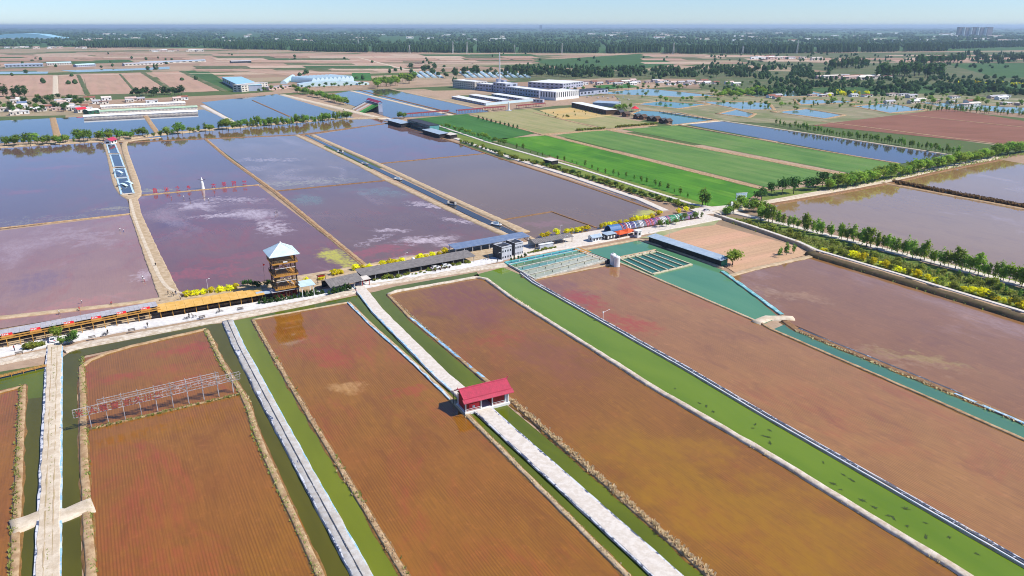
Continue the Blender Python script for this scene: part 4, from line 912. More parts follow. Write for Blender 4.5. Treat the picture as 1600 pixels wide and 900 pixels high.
# ---- water tanks
for k, (px, lb) in enumerate((((957.5, 413.5), "white plastic water tank, nearer the dark pump at the pond corner"), ((963.5, 416.5), "white plastic water tank, the one nearer the brown pond"))):
    o = G(*px); r = empty("water_tank", o, 0, lb, "water tank", "white water tanks"); b = MB(); h = 5.2 - .3 * k
    prof = [(1.35, 0), (1.4, .15)]
    for i in range(8): prof += [(1.4, .4 + i * h / 10), (1.34, .5 + i * h / 10)]
    prof += [(1.4, h * .86), (1.2, h * .95), (.5, h)]
    b.lathe(prof, 18); b.build("tank", m_wht, r, smooth=False); b = MB(); b.lathe([(.45, h), (.45, h + .2), (.1, h + .28)], 12); b.build("cap", m_steel, r)
o = empty("pump", G(950, 412), UA, "dark pump set beside the white water tanks", "pump"); b = MB(); b.box(-1.2, 1.2, -.7, .7, 0, 1.5); b.build("body", m_slate, o); b = MB(); b.tube((1.2, 0, .8), (3, 0, .8), .2); b.build("pipe", m_iron, o); b = MB(); b.lathe([(.6, 1.5), (.6, 2.0), (.2, 2.1)], 10); b.build("motor", m_iron, o)
# footbridge in the left channel
A, rz, L = base_frame((-60, 606), (73, 574)); r = empty("footbridge", A, rz, "low orange plank footbridge with posts over the far left channel", "footbridge")
for i in range(int(L / .5)):
    b = MB(); b.box(i * .5, i * .5 + .46, -.7, .7, .62, .7); b.build("plank", m_wood, r)
for i in range(8):
    b = MB(); b.box(L * i / 7 - .07, L * i / 7 + .07, -.75, -.62, -.2, 1.5); b.build("post", m_wood, r)
b = MB(); b.beam((0, -.7, 1.45), (L, -.7, 1.45), .08); b.build("handrail", m_wood, r)
# windmill-like aerial mast standing in the brown pond
r = empty("aerial_mast", G(942, 502), UA, "slim white mast with a cross arm standing in the brown pond", "mast")
b = MB(); b.tube((0, 0, -.1), (0, 0, 3.6), .09); b.build("pole", m_wht, r); b = MB(); b.beam((-.4, 0, 3.4), (3.3, .4, 3.9), .07); b.build("arm", m_wht, r); b = MB(); b.box(-.25, .25, -.15, .15, 3.2, 3.7); b.build("box", m_wht, r)
# red characters and the crane statue on the dike
xs = [(243, 302.6), (261, 301), (278.5, 299.3), (295.5, 297.7), (334, 294.3), (350.5, 292.8), (366, 291.4), (382.5, 290)]
nm = ["first", "second", "third", "fourth"]
for i, (ch, p) in enumerate(zip("鱼米之乡大美贺兰", xs)):
    o = G(*p); o.z = .4
    side = "left" if i < 4 else "right"
    lb = "red standing character, %s of the four %s of the white crane statue" % (nm[i % 4], side)
    r = empty("standing_character", o, R(10), lb, "letter sign", "red characters on the dike")
    g = link("character", glyph_mesh(ch, 3.3, m_redsign, .12), r); g.location = (0, 0, .45)
    for s in (-.7, .7): b = MB(); b.tube((s, 0, -.4), (s, 0, .7), .08); b.build("leg", m_iron, r)
r = empty("crane_statue", G(317, 295.5), R(10), "tall white crane statue with spread wings on the mud dike", "statue")
b = MB(); b.lathe([(1.35, 0), (1.25, .6), (1.05, 2.4), (.95, 4.2), (.8, 4.9), (.5, 5.4)], 14); b.build("pedestal", m_wht, r)
b = MB(); b.lathe([(.3, 5.3), (.75, 5.9), (.7, 6.4), (.35, 6.9), (.2, 7.4), (.28, 7.8), (.1, 8.0)], 12); b.build("body", m_wht, r, smooth=True)
for s in (-1, 1):
    b = MB(); b.hexa([(s * .5, -.3, 5.9), (s * 2.3, -.5, 6.3), (s * 2.3, .1, 6.3), (s * .5, .4, 5.9)], [(s * .5, -.3, 6.15), (s * 2.3, -.45, 6.4), (s * 2.3, .1, 6.4), (s * .5, .4, 6.15)]); b.build("wing", m_slate, r)
# blue pools on the left causeway
pp = [((167, 226), (180, 226), (186, 240), (171, 240)), ((172, 242), (187, 242), (194, 261), (178, 261)), ((178, 264), (195, 263), (200, 277), (181, 278)), ((183, 279), (200, 278), (209, 302), (190, 304))]
for k, q in enumerate(pp):
    P = [G(*p, .5) for p in q]; o = P[0].copy(); o.z = 0
    r = empty("lined_pool", o, 0, "blue lined pool, %s from the tree causeway" % nth(k), "pool", "lined pools on the left causeway"); P = [p - o for p in P]
    b = MB(); b.add([p + Vector((0, 0, .02)) for p in P], [(0, 1, 2, 3)]); b.build("pool_water", blu, r)
    for i in range(4): b = MB(); b.beam(P[i] + Vector((0, 0, .12)), P[(i + 1) % 4] + Vector((0, 0, .12)), 1.1, .5); b.build("rim", m_bluep if i != 2 else m_cream, r)
    if k >= 2:
        for j in range(2 if k == 3 else 1):
            c = (P[0] + P[1] + P[2] + P[3]) / 4 + Vector((-1, (j - .3) * 7, 0)); b = MB(); n = 8
            b.add([(c.x + (4 - .8 * abs(4 - i)) * 0 + (i - 4) * .9, c.y + s * 1.3, c.z + .3 + 1.8 * math.sin(math.pi * i / n)) for s in (-1, 1) for i in range(n + 1)], [(i, i + 1, n + 2 + i, n + 1 + i) for i in range(n)]); o3 = b.build("arched_cover", m_bluep, r)
            md = o3.modifiers.new("thick", 'SOLIDIFY'); md.thickness = .12
r, L = building("gate_pavilion", (174, 226), (183, 223), 6, 3.4, m_wht, m_pink, "small white pavilion with pinkish roof where the pool causeway meets the trees", "pavilion", rk='gable', rh=1.8, nx=2, door=False, over=.8)
# footbridges and sluices over the thin canal
for k, p in enumerate(((532, 238.5), (570, 257), (622, 281), (706, 320), (775, 352))):
    r = empty("sluice_gate", G(*p), R(-33), "pale sluice platform over the thin canal, %s from the tree causeway" % nth(k), "sluice", "sluices on the thin canal")
    b = MB(); b.box(-3.2, 3.2, -1.1, 1.1, .6, .85); b.build("deck", m_conc if k % 2 else m_wht, r)
    for x in (-2.6, 2.6): b = MB(); b.box(x - .15, x + .15, -.9, .9, 0, 2.0 if k in (0, 3) else 1.4); b.build("side_post", m_conc, r)
    b = MB(); b.box(-1.6, 1.6, -.15, .15, .9, 2.0); b.build("gate_leaf", m_slate if k in (0, 3) else m_bluep, r)
# big outdoor screen, stele, and people-size details at the junction
r = empty("outdoor_screen", G(1157, 320), R(15), "pale blue outdoor display board on two posts at the junction", "display board")
for x in (-2.2, 2.2): b = MB(); b.tube((x, 0, 0), (x, 0, 6.5), .14); b.build("post", m_steel, r)
b = MB(); b.box(-3.6, 3.6, -.2, .2, 3.2, 7.2); b.build("panel", M("pale_blue_panel", (.52, .68, .80), .5, .1, .5), r); b = MB(); b.box(-3.8, 3.8, -.28, -.203, 3.0, 3.2); b.box(-3.8, 3.8, -.28, -.203, 7.2, 7.4); b.build("frame", m_wht, r)
r = empty("stele", G(1142, 334), R(20), "tall white stone stele standing beside the junction trees", "stele")
b = MB(); b.box(-1.4, 1.4, -.9, .9, -.1, .9); b.build("plinth", m_conc, r); b = MB(); b.hexa([(-.8, -.4, .9), (.8, -.4, .9), (.8, .4, .9), (-.8, .4, .9)], [(-.6, -.3, 6.6), (.6, -.3, 6.6), (.6, .3, 6.9), (-.6, .3, 6.9)]); b.build("shaft", m_wht, r)
# ================================================================== VEGETATION
def leafmat(name, c1, c2, trans=.55):
    t = NT(name); oi = t.n("ObjectInfo"); tc = t.n("TexCoord")
    n1 = t.noise(tc.outputs["Object"], 1.1, 2, .6); c = t.mix(t.ramp(n1, .35, .65), c1, c2)
    hs = t.n("HueSaturation"); t.l(c, hs.inputs["Color"]); t.l(t.ramp(oi.outputs["Random"], 0, 1, .95, 1.45), hs.inputs["Value"]); t.l(t.ramp(oi.outputs["Random"], 0, 1, .485, .515), hs.inputs["Hue"])
    d = t.n("BsdfDiffuse"); t.l(hs.outputs[0], d.inputs[0]); tr = t.n("BsdfTranslucent"); t.l(hs.outputs[0], tr.inputs[0])
    mx = t.n("MixShader"); mx.inputs[0].default_value = trans; t.l(d.outputs[0], mx.inputs[1]); t.l(tr.outputs[0], mx.inputs[2]); t.l(mx.outputs[0], t.out.inputs[0]); return t.m
lf_light = leafmat("light_green_leaves", (.21, .32, .045), (.28, .39, .065))
lf_mid = leafmat("mid_green_leaves", (.13, .24, .04), (.19, .30, .055))
lf_dark = leafmat("dark_green_leaves", (.05, .12, .03), (.085, .155, .04))
lf_yel = leafmat("yellow_leaves", (.80, .70, .02), (.62, .60, .03))
lf_olive = leafmat("olive_leaves", (.21, .25, .04), (.28, .31, .06))
lf_far = leafmat("far_leaves", (.055, .10, .04), (.085, .14, .05))
bark = M("tree_bark", (.11, .085, .06), .9, .3, 2)

def crown_mesh(name, seed, H, shape, mat, n=300, ls=.09):
    rnd = random.Random(seed); cl = []
    for i in range(40 if shape != 'shrub' else 26):
        for _ in range(60):
            x, y, z = (rnd.uniform(-1, 1) for _ in range(3)); d = x * x + y * y + z * z
            if .2 < d < 1: break
        if shape == 'poplar': c = (x * .15 * H, y * .15 * H, H * (.58 + .40 * z)); k = 1 - .5 * max(0, z); c = (c[0] * k, c[1] * k, c[2]); r = .085 * H
        elif shape == 'round': c = (x * .27 * H, y * .27 * H, H * (.64 + .28 * z)); r = .12 * H
        elif shape == 'willow': c = (x * .15 * H, y * .15 * H, H * (.60 + .38 * z)); r = .085 * H
        elif shape == 'cone': t = (z + 1) / 2; k = 1.05 - t; c = (x * .30 * H * k, y * .30 * H * k, H * (.08 + .88 * t)); r = .07 * H
        else: c = (x * .36 * H, y * .36 * H, H * (.52 + .38 * z)); r = .16 * H
        cl.append((Vector(c), r))
    keep = rnd.sample(cl, int(len(cl) * .72)); mid = Vector((0, 0, H * .6)); vs, fs = [], []
    for i in range(n):
        c, r = keep[i % len(keep)]
        o = Vector((rnd.gauss(0, .55), rnd.gauss(0, .55), rnd.gauss(0, .45))) * r
        if shape == 'willow': o.z -= abs(rnd.gauss(0, .6)) * r
        p = c + o; s = ls * H * rnd.uniform(.6, 1.25)
        nrm = ((p - mid).normalized() * .9 + Vector((rnd.uniform(-1, 1), rnd.uniform(-1, 1), rnd.uniform(-.5, 1))) * .8).normalized()
        a = nrm.orthogonal().normalized(); a = (a * math.cos(i) + nrm.cross(a) * math.sin(i)); b = nrm.cross(a)
        k = len(vs); vs += [p - a * s, p - b * s * .55, p + a * s + nrm * s * .2, p + b * s * .55]; fs.append((k, k + 1, k + 2, k + 3))
    me = bpy.data.meshes.new(name); me.from_pydata([tuple(v) for v in vs], [], fs); me.materials.append(mat); me.update(); return me
def trunk_mesh(seed, H, shape):
    rnd = random.Random(seed); b = MB(); h = H * (.75 if shape in ('poplar', 'cone') else .5 if shape != 'shrub' else .45); r = H * .022
    p = Vector((0, 0, -.15)); segs = 3
    for i in range(segs):
        q = Vector((rnd.uniform(-.02, .02) * H, rnd.uniform(-.02, .02) * H, h * (i + 1) / segs)); b.tube(p, q, r * (1 - .25 * i), r * (1 - .25 * (i + 1)), 6); p = q
    for i in range(5 if shape != 'shrub' else 4):
        z = h * rnd.uniform(.5 if shape != 'shrub' else .15, 1); a = rnd.uniform(0, 6.28); l = H * (.22 if shape != 'poplar' else .12)
        b.tube((0, 0, z), (math.cos(a) * l, math.sin(a) * l, z + l * .9), r * .45, r * .15, 5)
    return b.mesh("trunk", bark)
TK = {}
for key, (nm, sh, mt, n, ls) in {
    'poplar': ("poplar_tree", 'poplar', lf_mid, 320, .055), 'lpoplar': ("young_poplar_tree", 'willow', lf_light, 330, .06), 'round': ("broadleaf_tree", 'round', lf_mid, 340, .07), 'dround': ("dark_broadleaf_tree", 'round', lf_dark, 340, .07),
    'light': ("willow_tree", 'round', lf_light, 340, .07), 'yellow': ("yellow_shrub", 'shrub', lf_yel, 240, .12), 'shrub': ("green_shrub", 'shrub', lf_olive, 220, .12), 'conifer': ("clipped_conifer", 'cone', lf_dark, 260, .075),
    'dpoplar': ("dark_poplar_tree", 'poplar', lf_dark, 300, .06), 'farround': ("distant_tree", 'round', lf_far, 200, .10), 'sap': ("sapling", 'willow', lf_mid, 150, .075)}.items():
    TK[key] = (nm, [(trunk_mesh(50 + i, 1.0 * 10, sh), crown_mesh("crown", 77 + i * 13 + len(key), 10.0, sh, mt, n, ls)) for i in range(5)])
rt = random.Random(5)
def tree(key, px, h, label, group, cat=None, world=None):
    nm, var = TK[key]; tm, cm = rt.choice(var); p = world if world is not None else G(*px)
    e = empty(nm, p, rt.uniform(0, 6.28), label, cat or ("shrub" if 'shrub' in nm else "tree"), group); s = h / 10
    wx = rt.uniform(.8, 1.05) if key in ('lpoplar', 'sap') else rt.uniform(1.0, 1.4); e.scale = (s * wx, s * wx * rt.uniform(.85, 1.15), s)
    link("trunk", tm, e); link("crown", cm, e); return e
def row(key, line, n, h, phrase, group, jx=2.5, jy=.8, hj=.25, skip=0):
    keys = key if isinstance(key, (list, tuple)) else [key]
    ps = [Vector((*p, 0)) for p in line]; ls = [(b - a).length for a, b in zip(ps, ps[1:])]; tot = sum(ls); k = 0
    for i in range(n):
        d = tot * (i + .5) / n; j = 0
        while d > ls[j] and j < len(ls) - 1: d -= ls[j]; j += 1
        p = ps[j].lerp(ps[j + 1], d / ls[j])
        if skip and rt.random() < skip: continue
        kk = rt.choice(keys); tree(kk, (p.x + rt.uniform(-jx, jx), p.y + rt.uniform(-jy, jy)), h * rt.uniform(1 - hj, 1 + hj), phrase % nth(k), group); k += 1
# right-hand shore
row('lpoplar', [(1182, 344), (1300, 371), (1420, 402), (1600, 449), (1640, 459)], 60, 8.8, "young poplar, %s from the junction in the row along the right pond", "young poplars along the right pond", 3, 1.2)
row(['shrub', 'shrub', 'sap'], [(1150, 345), (1250, 373), (1400, 412), (1620, 470)], 62, 3.0, "olive green shrub, %s from the junction in the verge beside the path", "shrubs in the right verge", 5, 4, .4)
row(['yellow', 'yellow', 'yellow', 'shrub'], [(1272, 389), (1330, 402), (1420, 430), (1620, 489)], 44, 3.1, "yellow shrub, %s from the tan field in the right-hand bank", "yellow shrubs on the right bank", 4, 1.2, .4)
row(['light', 'light', 'round'], [(1292, 298), (1340, 290), (1420, 274), (1500, 258), (1570, 243), (1620, 236)], 76, 9.5, "light green tree, %s along the road right of the green fields", "trees along the right road", 3, 1.2)
for i, (p, h) in enumerate((((1205, 306), 9), ((1222, 305), 12), ((1240, 303), 12.5), ((1262, 298), 9), ((1273, 297), 10), ((1284, 293), 11), ((1190, 311), 8), ((1183, 314), 7))):
    tree('dround', p, h, ["dark tree left of the big pair at the bright green field's corner", "left of the big dark pair of trees at the green field corner", "right of the big dark pair of trees at the green field corner", "dark tree just right of the big pair at the green field corner", "second dark tree right of the big pair at the field corner", "third dark tree right of the big pair at the field corner", "second dark tree left of the big pair at the field corner", "smallest dark tree, farthest left of the big pair at the field corner"][i], "dark trees at the green field corner")
row(['round', 'poplar', 'light'], [(1130, 337), (1160, 326), (1185, 330), (1200, 345)], 18, 6.5, "mixed green tree, %s from the junction paving in the clump behind the stele", "trees around the junction", 5, 4)
row('poplar', [(1096, 321), (1108, 322)], 3, 9, "tall green tree, %s from the left at the bright field's lower tip", "trees at the bright field tip", 1.5, .5)
row('light', [(1143, 414), (1146, 415)], 1, 7.5, "bright green round tree, %s beside the long fish shed's end", "tree by the fish shed", 0, 0)
row('sap', [(1212, 402), (1240, 396)], 5, 5.5, "thin sapling, %s from the left at the tan field's lower edge", "saplings by the tan field", 3, 1)
row('sap', [(800, 232), (870, 250), (950, 272), (1020, 291), (1080, 312)], 26, 4.6, "sapling, %s from the left along the bright green field's edge", "saplings along the bright field", 2, 1.5, .4)
row(['light', 'round'], [(690, 198), (740, 213), (790, 228)], 20, 4.5, "bushy tree, %s from the left beside the dark glass building's field", "bushy trees beside the glass building", 2, 1.2, .35)
row(['shrub', 'dround'], [(720, 222), (790, 245), (880, 268), (1000, 305), (1085, 327)], 95, 3.3, "dark hedge shrub, %s from the left between the two far white paths", "hedge between the far paths", 3, 1.6, .3)
# yellow shrubs on the strip
YS = [(293, 464.5), (305, 462.5), (318, 460.5), (330, 458.5), (343, 457), (358, 455), (369, 452.5), (503, 438), (479, 443), (523, 431), (532.5, 429), (556, 423), (565.5, 422), (576, 420), (599, 417), (609, 415), (617, 414), (627, 412), (656, 406), (666, 405), (676, 402), (686, 400), (695, 397.5), (848, 371), (855, 369.5), (870, 367.5), (886, 365.5), (893, 364), (902, 363), (908, 362), (917, 360), (939, 357), (945, 356), (952, 354.5), (959, 353), (968, 351.5), (978, 349.5), (988, 347.5), (994, 346), (1000, 345), (1006, 344), (1012, 343), (1018, 342), (1030, 336), (1060, 333), (1072, 330)]
for i, p in enumerate(YS): tree('yellow', p, rt.uniform(2.6, 3.5), "round yellow shrub, %s from the left behind the strip shelters" % nth(i), "yellow shrubs behind the shelters")
DC = [(383, 448.5), (391, 449), (398, 450), (405, 452), (418, 449)]
for i, p in enumerate(DC): tree('dround', p, 3.6, "dark rounded shrub, %s from the left behind the orange canopy" % nth(i), "dark shrubs by the watchtower", "shrub")
row('conifer', [(404, 477), (428, 473), (470, 466), (508, 460)], 24, 2.7, "clipped dark conifer, %s from the left before the watchtower stalls", "conifers before the watchtower", 1, .8)
row('conifer', [(513, 462), (547, 455)], 8, 3.2, "clipped conifer, %s from the left before the grey gabled shelter", "conifers before the gabled shelter", 1, .6)
row('shrub', [(40, 548), (70, 541)], 7, 2.6, "leafy green shrub, %s from the left in the planted bed at far left", "bed of shrubs at far left", 1, .5)
tree('light', (92, 532), 6, "feathery light green tree beside the parked white car", "trees by the white car"); tree('round', (98, 540), 3.4, "small round tree nearest the road by the white car", "trees by the white car"); tree('dround', (110, 538), 3.6, "dark small tree, left of a pair right of the white car", "trees by the white car"); tree('dround', (114, 536), 4, "dark small tree, right of a pair right of the white car", "trees by the white car"); tree('round', (117, 528), 3.2, "green shrub tree under the orange corridor beams", "trees by the white car")
row('shrub', [(582, 441), (640, 431), (735, 411)], 26, 1.7, "low garden shrub, %s from the left before the long carport", "garden shrubs before the carport", 2, 1.5, .4)
row('conifer', [(796, 409), (808, 406), (822, 402)], 5, 2.6, "dark clipped shrub, %s from the left before the grey cube houses", "shrubs before the cube houses", 1, .5)
row('shrub', [(825, 397), (850, 392), (868, 388)], 16, 1.5, "low green hedge shrub, %s from the left before the low grey shed", "hedge before the low shed", 1, .5)
row(['sap', 'round'], [(1030, 358), (1050, 352), (1075, 346), (1100, 342)], 9, 4.2, "small tree, %s from the left before the hoop tunnel", "small trees before the hoop tunnel", 3, 1.5)
# causeway
row(['round', 'light', 'round', 'sap'], [(0, 229), (100, 224), (170, 219), (260, 212), (380, 201)], 64, 8.5, "broadleaf tree, %s from the left on the tree causeway", "trees on the causeway's left half", 4, 1.6, .45)
row(['lpoplar', 'round', 'lpoplar', 'poplar'], [(383, 200), (450, 195), (530, 187), (548, 185)], 60, 8.8, "slender tree, %s from the left on the causeway's right half", "trees on the causeway's right half", 2, 1.8, .3)
row(['light', 'round'], [(462, 144), (500, 153), (545, 165)], 40, 9, "green tree, %s from the far end of the avenue to the striped slide", "avenue of trees to the slide", 2, 1, .25)
row('round', [(620, 184), (634, 186)], 4, 7, "green tree, %s from the left beside the blue roofed hut", "trees by the blue roofed hut", 2, 1)
row(['dround', 'round'], [(400, 144), (440, 140), (500, 137), (575, 134)], 26, 7, "dark roadside tree, %s from the left before the white greenhouse", "trees before the greenhouse", 4, 1.5, .35)
row(['light', 'round', 'light'], [(585, 136), (605, 134), (650, 126)], 22, 15, "tall green tree, %s from the left behind the far pond", "tall trees behind the far pond", 5, 3, .3)
row('conifer', [(744, 185.5), (812, 203)], 10, 4.6, "small clipped tree, %s from the left in the row on the straw field", "clipped trees on the straw field", .3, .1, .08)
row('shrub', [(900, 204.5), (945, 201.5)], 22, 2.4, "hedge shrub, %s from the left on the straw field's lower edge", "hedge on the straw field", .8, .4, .15)
row('shrub', [(961, 199.5), (1027, 194.5)], 28, 2.6, "hedge shrub, %s from the left beside the brown cabins", "hedge beside the brown cabins", .8, .4, .15)
row(['shrub', 'conifer'], [(850, 181), (880, 180), (955, 176)], 22, 2.4, "dark garden shrub, %s from the left around the golden field", "shrubs around the golden field", 4, 4, .3)
row('light', [(962, 172), (985, 169)], 12, 6, "yellow green tree, %s from the left beside the red parasol", "trees by the red parasol", 3, 1.5)
row('sap', [(1210, 195), (1300, 212), (1400, 226), (1500, 243)], 70, 6.5, "young tree, %s from the left along the reddish field's edge", "young trees by the reddish field", 2, 1, .3)
row(['light', 'olive' if 0 else 'light'], [(1112, 150), (1200, 146)], 40, 8, "willow like tree, %s from the left in the grove by the cyan pond", "grove by the cyan pond", 5, 4, .3)
row('sap', [(1420, 172), (1520, 176), (1640, 184)], 46, 8, "slim young tree, %s from the left above the reddish field", "slim trees above the reddish field", 3, 1, .3)
row(['round', 'light', 'shrub'], [(1180, 165), (1250, 158), (1350, 160), (1460, 152), (1600, 150)], 70, 4.2, "mixed pond side bush, %s from the left among the right hand ponds", "bushes among the right ponds", 12, 7, .5)
row(['light', 'round', 'sap'], [(1000, 155), (1100, 156), (1200, 168), (1330, 164), (1480, 160), (1600, 166)], 80, 6.5, "pond bank tree, %s from the left among the far right ponds", "pond bank trees at far right", 14, 6, .4)
row(['round', 'dround'], [(880, 146), (960, 140), (1060, 136), (1190, 134)], 40, 7, "hamlet tree, %s from the left among the houses behind the factory", "hamlet trees behind the factory", 6, 4, .4)
# left village
row(['dround', 'round', 'dround'], [(-10, 172), (30, 174), (60, 170), (100, 172), (130, 162), (90, 158), (20, 160)], 58, 8, "village tree, %s in turn around the left village houses", "trees in the left village", 9, 6, .35)
row('dpoplar', [(2, 151), (46, 152)], 6, 18, "dark poplar, %s from the left behind the left village", "dark poplars behind the left village", 3, .8, .15)
row('farround', [(205, 150), (240, 149), (285, 147)], 20, 11, "greyish tree, %s from the left behind the white sheds", "trees behind the white sheds", 3, 1.5, .4)
# mid-distance groves
row('farround', [(640, 112), (700, 118), (780, 118), (880, 120), (950, 117), (1050, 117), (1200, 118)], 98, 15, "distant tree, %s from the left in the belt behind the factory", "tree belt behind the factory", 7, 5, .35)
row('dpoplar', [(1295, 108), (1355, 104)], 22, 24, "tall dark poplar, %s from the left in the stand behind the pink roofed sheds", "poplar stand behind the sheds", 2, 1.5, .15)
row('dpoplar', [(1368, 122), (1420, 117), (1475, 121)], 34, 27, "tall dark poplar, %s from the left in the broad right hand stand", "broad right hand poplar stand", 3, 2.5, .2)
row('dpoplar', [(1430, 103), (1505, 97)], 26, 26, "tall dark poplar, %s from the left in the stand near the far towers", "poplar stand near the far towers", 2, 1.5, .15)
row('farround', [(1220, 135), (1330, 138), (1450, 140), (1600, 140)], 80, 9, "low distant tree, %s from the left in the long right hand copse", "long right hand copse", 8, 4, .35)
row('farround', [(1525, 98), (1590, 94), (1640, 97)], 20, 20, "distant tree, %s from the left at the far right edge", "trees at the far right edge", 5, 3, .3)
row('yellow', [(1480, 128), (1600, 133)], 24, 5, "distant yellow shrub, %s from the left on the far right terrace", "distant yellow shrubs", 5, 2, .3)
row('yellow', [(1290, 150), (1330, 148), (1360, 147)], 12, 6, "yellow green bush, %s from the left before the pink roofed sheds", "yellow bushes before the sheds", 6, 3, .3)

# ------------------------------------------------------------------ stuff: far woodland, grasses, reeds
def woodland():
    rnd = random.Random(8); vs, fs = [], []
    def blob(p, h, w):
        k = len(vs); n = 5; lv = ((.0, .25), (.25, 1.0), (.6, .85), (.85, .5))
        for zz, rr in lv:
            for i in range(n):
                a = 6.283 * i / n + rnd.uniform(-.4, .4); q = w * rr * rnd.uniform(.7, 1.2); vs.append((p.x + q * math.cos(a), p.y + q * math.sin(a), h * (zz + rnd.uniform(-.06, .06))))
        vs.append((p.x, p.y, h))
        for j in range(len(lv) - 1):
            for i in range(n): fs.append((k + j * n + i, k + j * n + (i + 1) % n, k + (j + 1) * n + (i + 1) % n, k + (j + 1) * n + i))
        for i in range(n): fs.append((k + 3 * n + i, k + 3 * n + (i + 1) % n, k + 4 * n))
    # poplar belt
    for (x0, x1, y0, y1, h, dens) in ((125, 285, 75, 74, 30, 1.1), (318, 347, 75, 75, 28, .9), (350, 448, 77, 78, 28, 1.2), (455, 575, 80, 82, 26, 1.3), (582, 935, 82, 83, 26, 1.2), (948, 1032, 84, 82, 28, 1.2), (1038, 1200, 84, 84, 28, 1.2), (1200, 1480, 84, 80, 28, 1.3), (1480, 1660, 77, 72, 26, 1)):
        for i in range(int((x1 - x0) * dens * 4.5)):
            x = rnd.uniform(x0, x1); t = (x - x0) / (x1 - x0); y = y0 + (y1 - y0) * t - rnd.random() * 5
            if mnoise.noise(Vector((x * .06, 2.2, 0))) < -.45: continue
            blob(G(x, y), h * rnd.uniform(.7, 1.1), rnd.uniform(3.2, 5.5))
    # scattered farther belts and copses
    for i in range(9500):
        x = rnd.uniform(-60, 1660); v = 7 + 27 * rnd.random() ** 1.1; y = HORIZON + v
        if mnoise.noise(Vector((x * .012, v * .35, 7))) < -.16: continue
        s = 1 + (30 - v) * .05; blob(G(x, y), rnd.uniform(12, 22), rnd.uniform(6, 13) * s)
    for i in range(700):
        x = rnd.uniform(-60, 1660); v = rnd.uniform(3.2, 8); blob(G(x, HORIZON + v), rnd.uniform(16, 28), rnd.uniform(60, 150))
    for (x0, x1, y0, y1, n_, h_) in ((790, 1300, 106, 121, 900, 11), (1180, 1640, 122, 150, 800, 8), (1100, 1640, 86, 108, 320, 9), (1500, 1640, 84, 100, 160, 18), (1110, 1290, 138, 150, 140, 7)):
        for i in range(n_):
            x, y = rnd.uniform(x0, x1), rnd.uniform(y0, y1)
            if mnoise.noise(Vector((x * .03, y * .22, 5))) < -.08: continue
            blob(G(x, y), h_ * rnd.uniform(.6, 1.2), rnd.uniform(2.5, 5))
    for i in range(420):
        x = rnd.uniform(-40, 1640); y = rnd.uniform(84, 132)
        if mnoise.noise(Vector((x * .02, y * .1, 3))) < .12: continue
        blob(G(x, y), rnd.uniform(4, 11), rnd.uniform(3, 6))
    me = bpy.data.meshes.new("woodland"); me.from_pydata(vs, [], fs); me.materials.append(lf_far); o = link("distant_woodland", me); tag(o, "dark mass of poplar belts and copses on the far plain", None, None, "stuff")
woodland()
straw = leafmat("dry_straw", (.72, .60, .38), (.58, .46, .26), .5); grassm = leafmat("verge_grass_blades", (.26, .31, .07), (.36, .38, .12), .5)
def tufts(name, line, mat, n, w, off, h=.55, label=None, z=.25, seed=1, clump=.0):
    ps = resample([G(*p) for p in line], 1.0); rnd = random.Random(seed); vs, fs = [], []
    for i in range(n):
        j = rnd.randrange(len(ps) - 1); a, b = ps[j], ps[j + 1]; t = (b - a).normalized(); s = Vector((-t.y, t.x, 0))
        if clump and mnoise.noise(Vector((j * .12, seed, 0))) < clump: continue
        p = a.lerp(b, rnd.random()) + s * (off * 1.15 + rnd.gauss(0, w)); hh = h * rnd.uniform(.5, 1.2)
        for q in range(4):
            an = rnd.uniform(0, 6.28); d = Vector((math.cos(an), math.sin(an), 0)); e = Vector((-d.y, d.x, 0)); k = len(vs); wd = hh * .28
            r0 = p + d * rnd.uniform(0, .15); tip = r0 + d * hh * .5 + Vector((0, 0, hh))
            vs += [(*(r0 - e * wd).xy, z - .1), (*(r0 + e * wd).xy, z - .1), (*(tip + e * wd * .4).xy, z + hh), (*(tip - e * wd * .4).xy, z + hh)]; fs.append((k, k + 1, k + 2, k + 3))
    me = bpy.data.meshes.new(name); me.from_pydata(vs, [], fs); me.materials.append(mat); o = link(name, me); tag(o, label, None, None, "stuff")
D4 = [(395, 500), (455, 605), (636, 905)]; D6 = [(606, 461), (640, 497), (738, 578), (800, 628), (1115, 905)]; D7 = [(760, 437), (975, 577), (1200, 711), (1516, 905)]; D5 = [(730, 650), (984, 905)]
tufts("dry_grass", D4, straw, 330, .35, 0, .45, seed=1, z=.35); tufts("dry_grass", D4, grassm, 260, .35, .4, .55, seed=2, clump=.1)
tufts("dry_reeds", [(800, 628), (1115, 905)], straw, 520, .4, .1, .65, seed=3, z=.35); tufts("dry_reeds", [(606, 461), (738, 578)], straw, 250, .2, 0, .4, seed=4)
tufts("dry_grass", D7, straw, 450, .3, -.4, .35, seed=5, z=.35); tufts("dry_grass", D5, straw, 260, .25, 0, .38, seed=6, z=.35)
tufts("verge_grass", [(126, 560), (130, 690), (134, 780), (143, 905)], grassm, 420, .4, .5, .4, seed=7, clump=-.1); tufts("verge_grass", [(322, 516), (352, 578), (386, 625), (400, 682), (503, 905)], grassm, 420, .35, -.3, .42, seed=8, clump=0)
tufts("dry_grass", [(322, 516), (352, 578), (386, 625), (400, 682), (503, 905)], straw, 260, .3, .2, .4, seed=9)
tufts("verge_grass", [(86, 545), (83, 640), (79, 780), (75, 905)], grassm, 90, .12, 0, .22, seed=21, z=.68)
tufts("verge_grass", [(36, 602), (22, 905)], grassm, 260, .35, -.4, .55, seed=10); tufts("verge_grass", [(140, 671), (380, 615)], grassm, 200, .25, -.3, .4, seed=11, clump=.0)
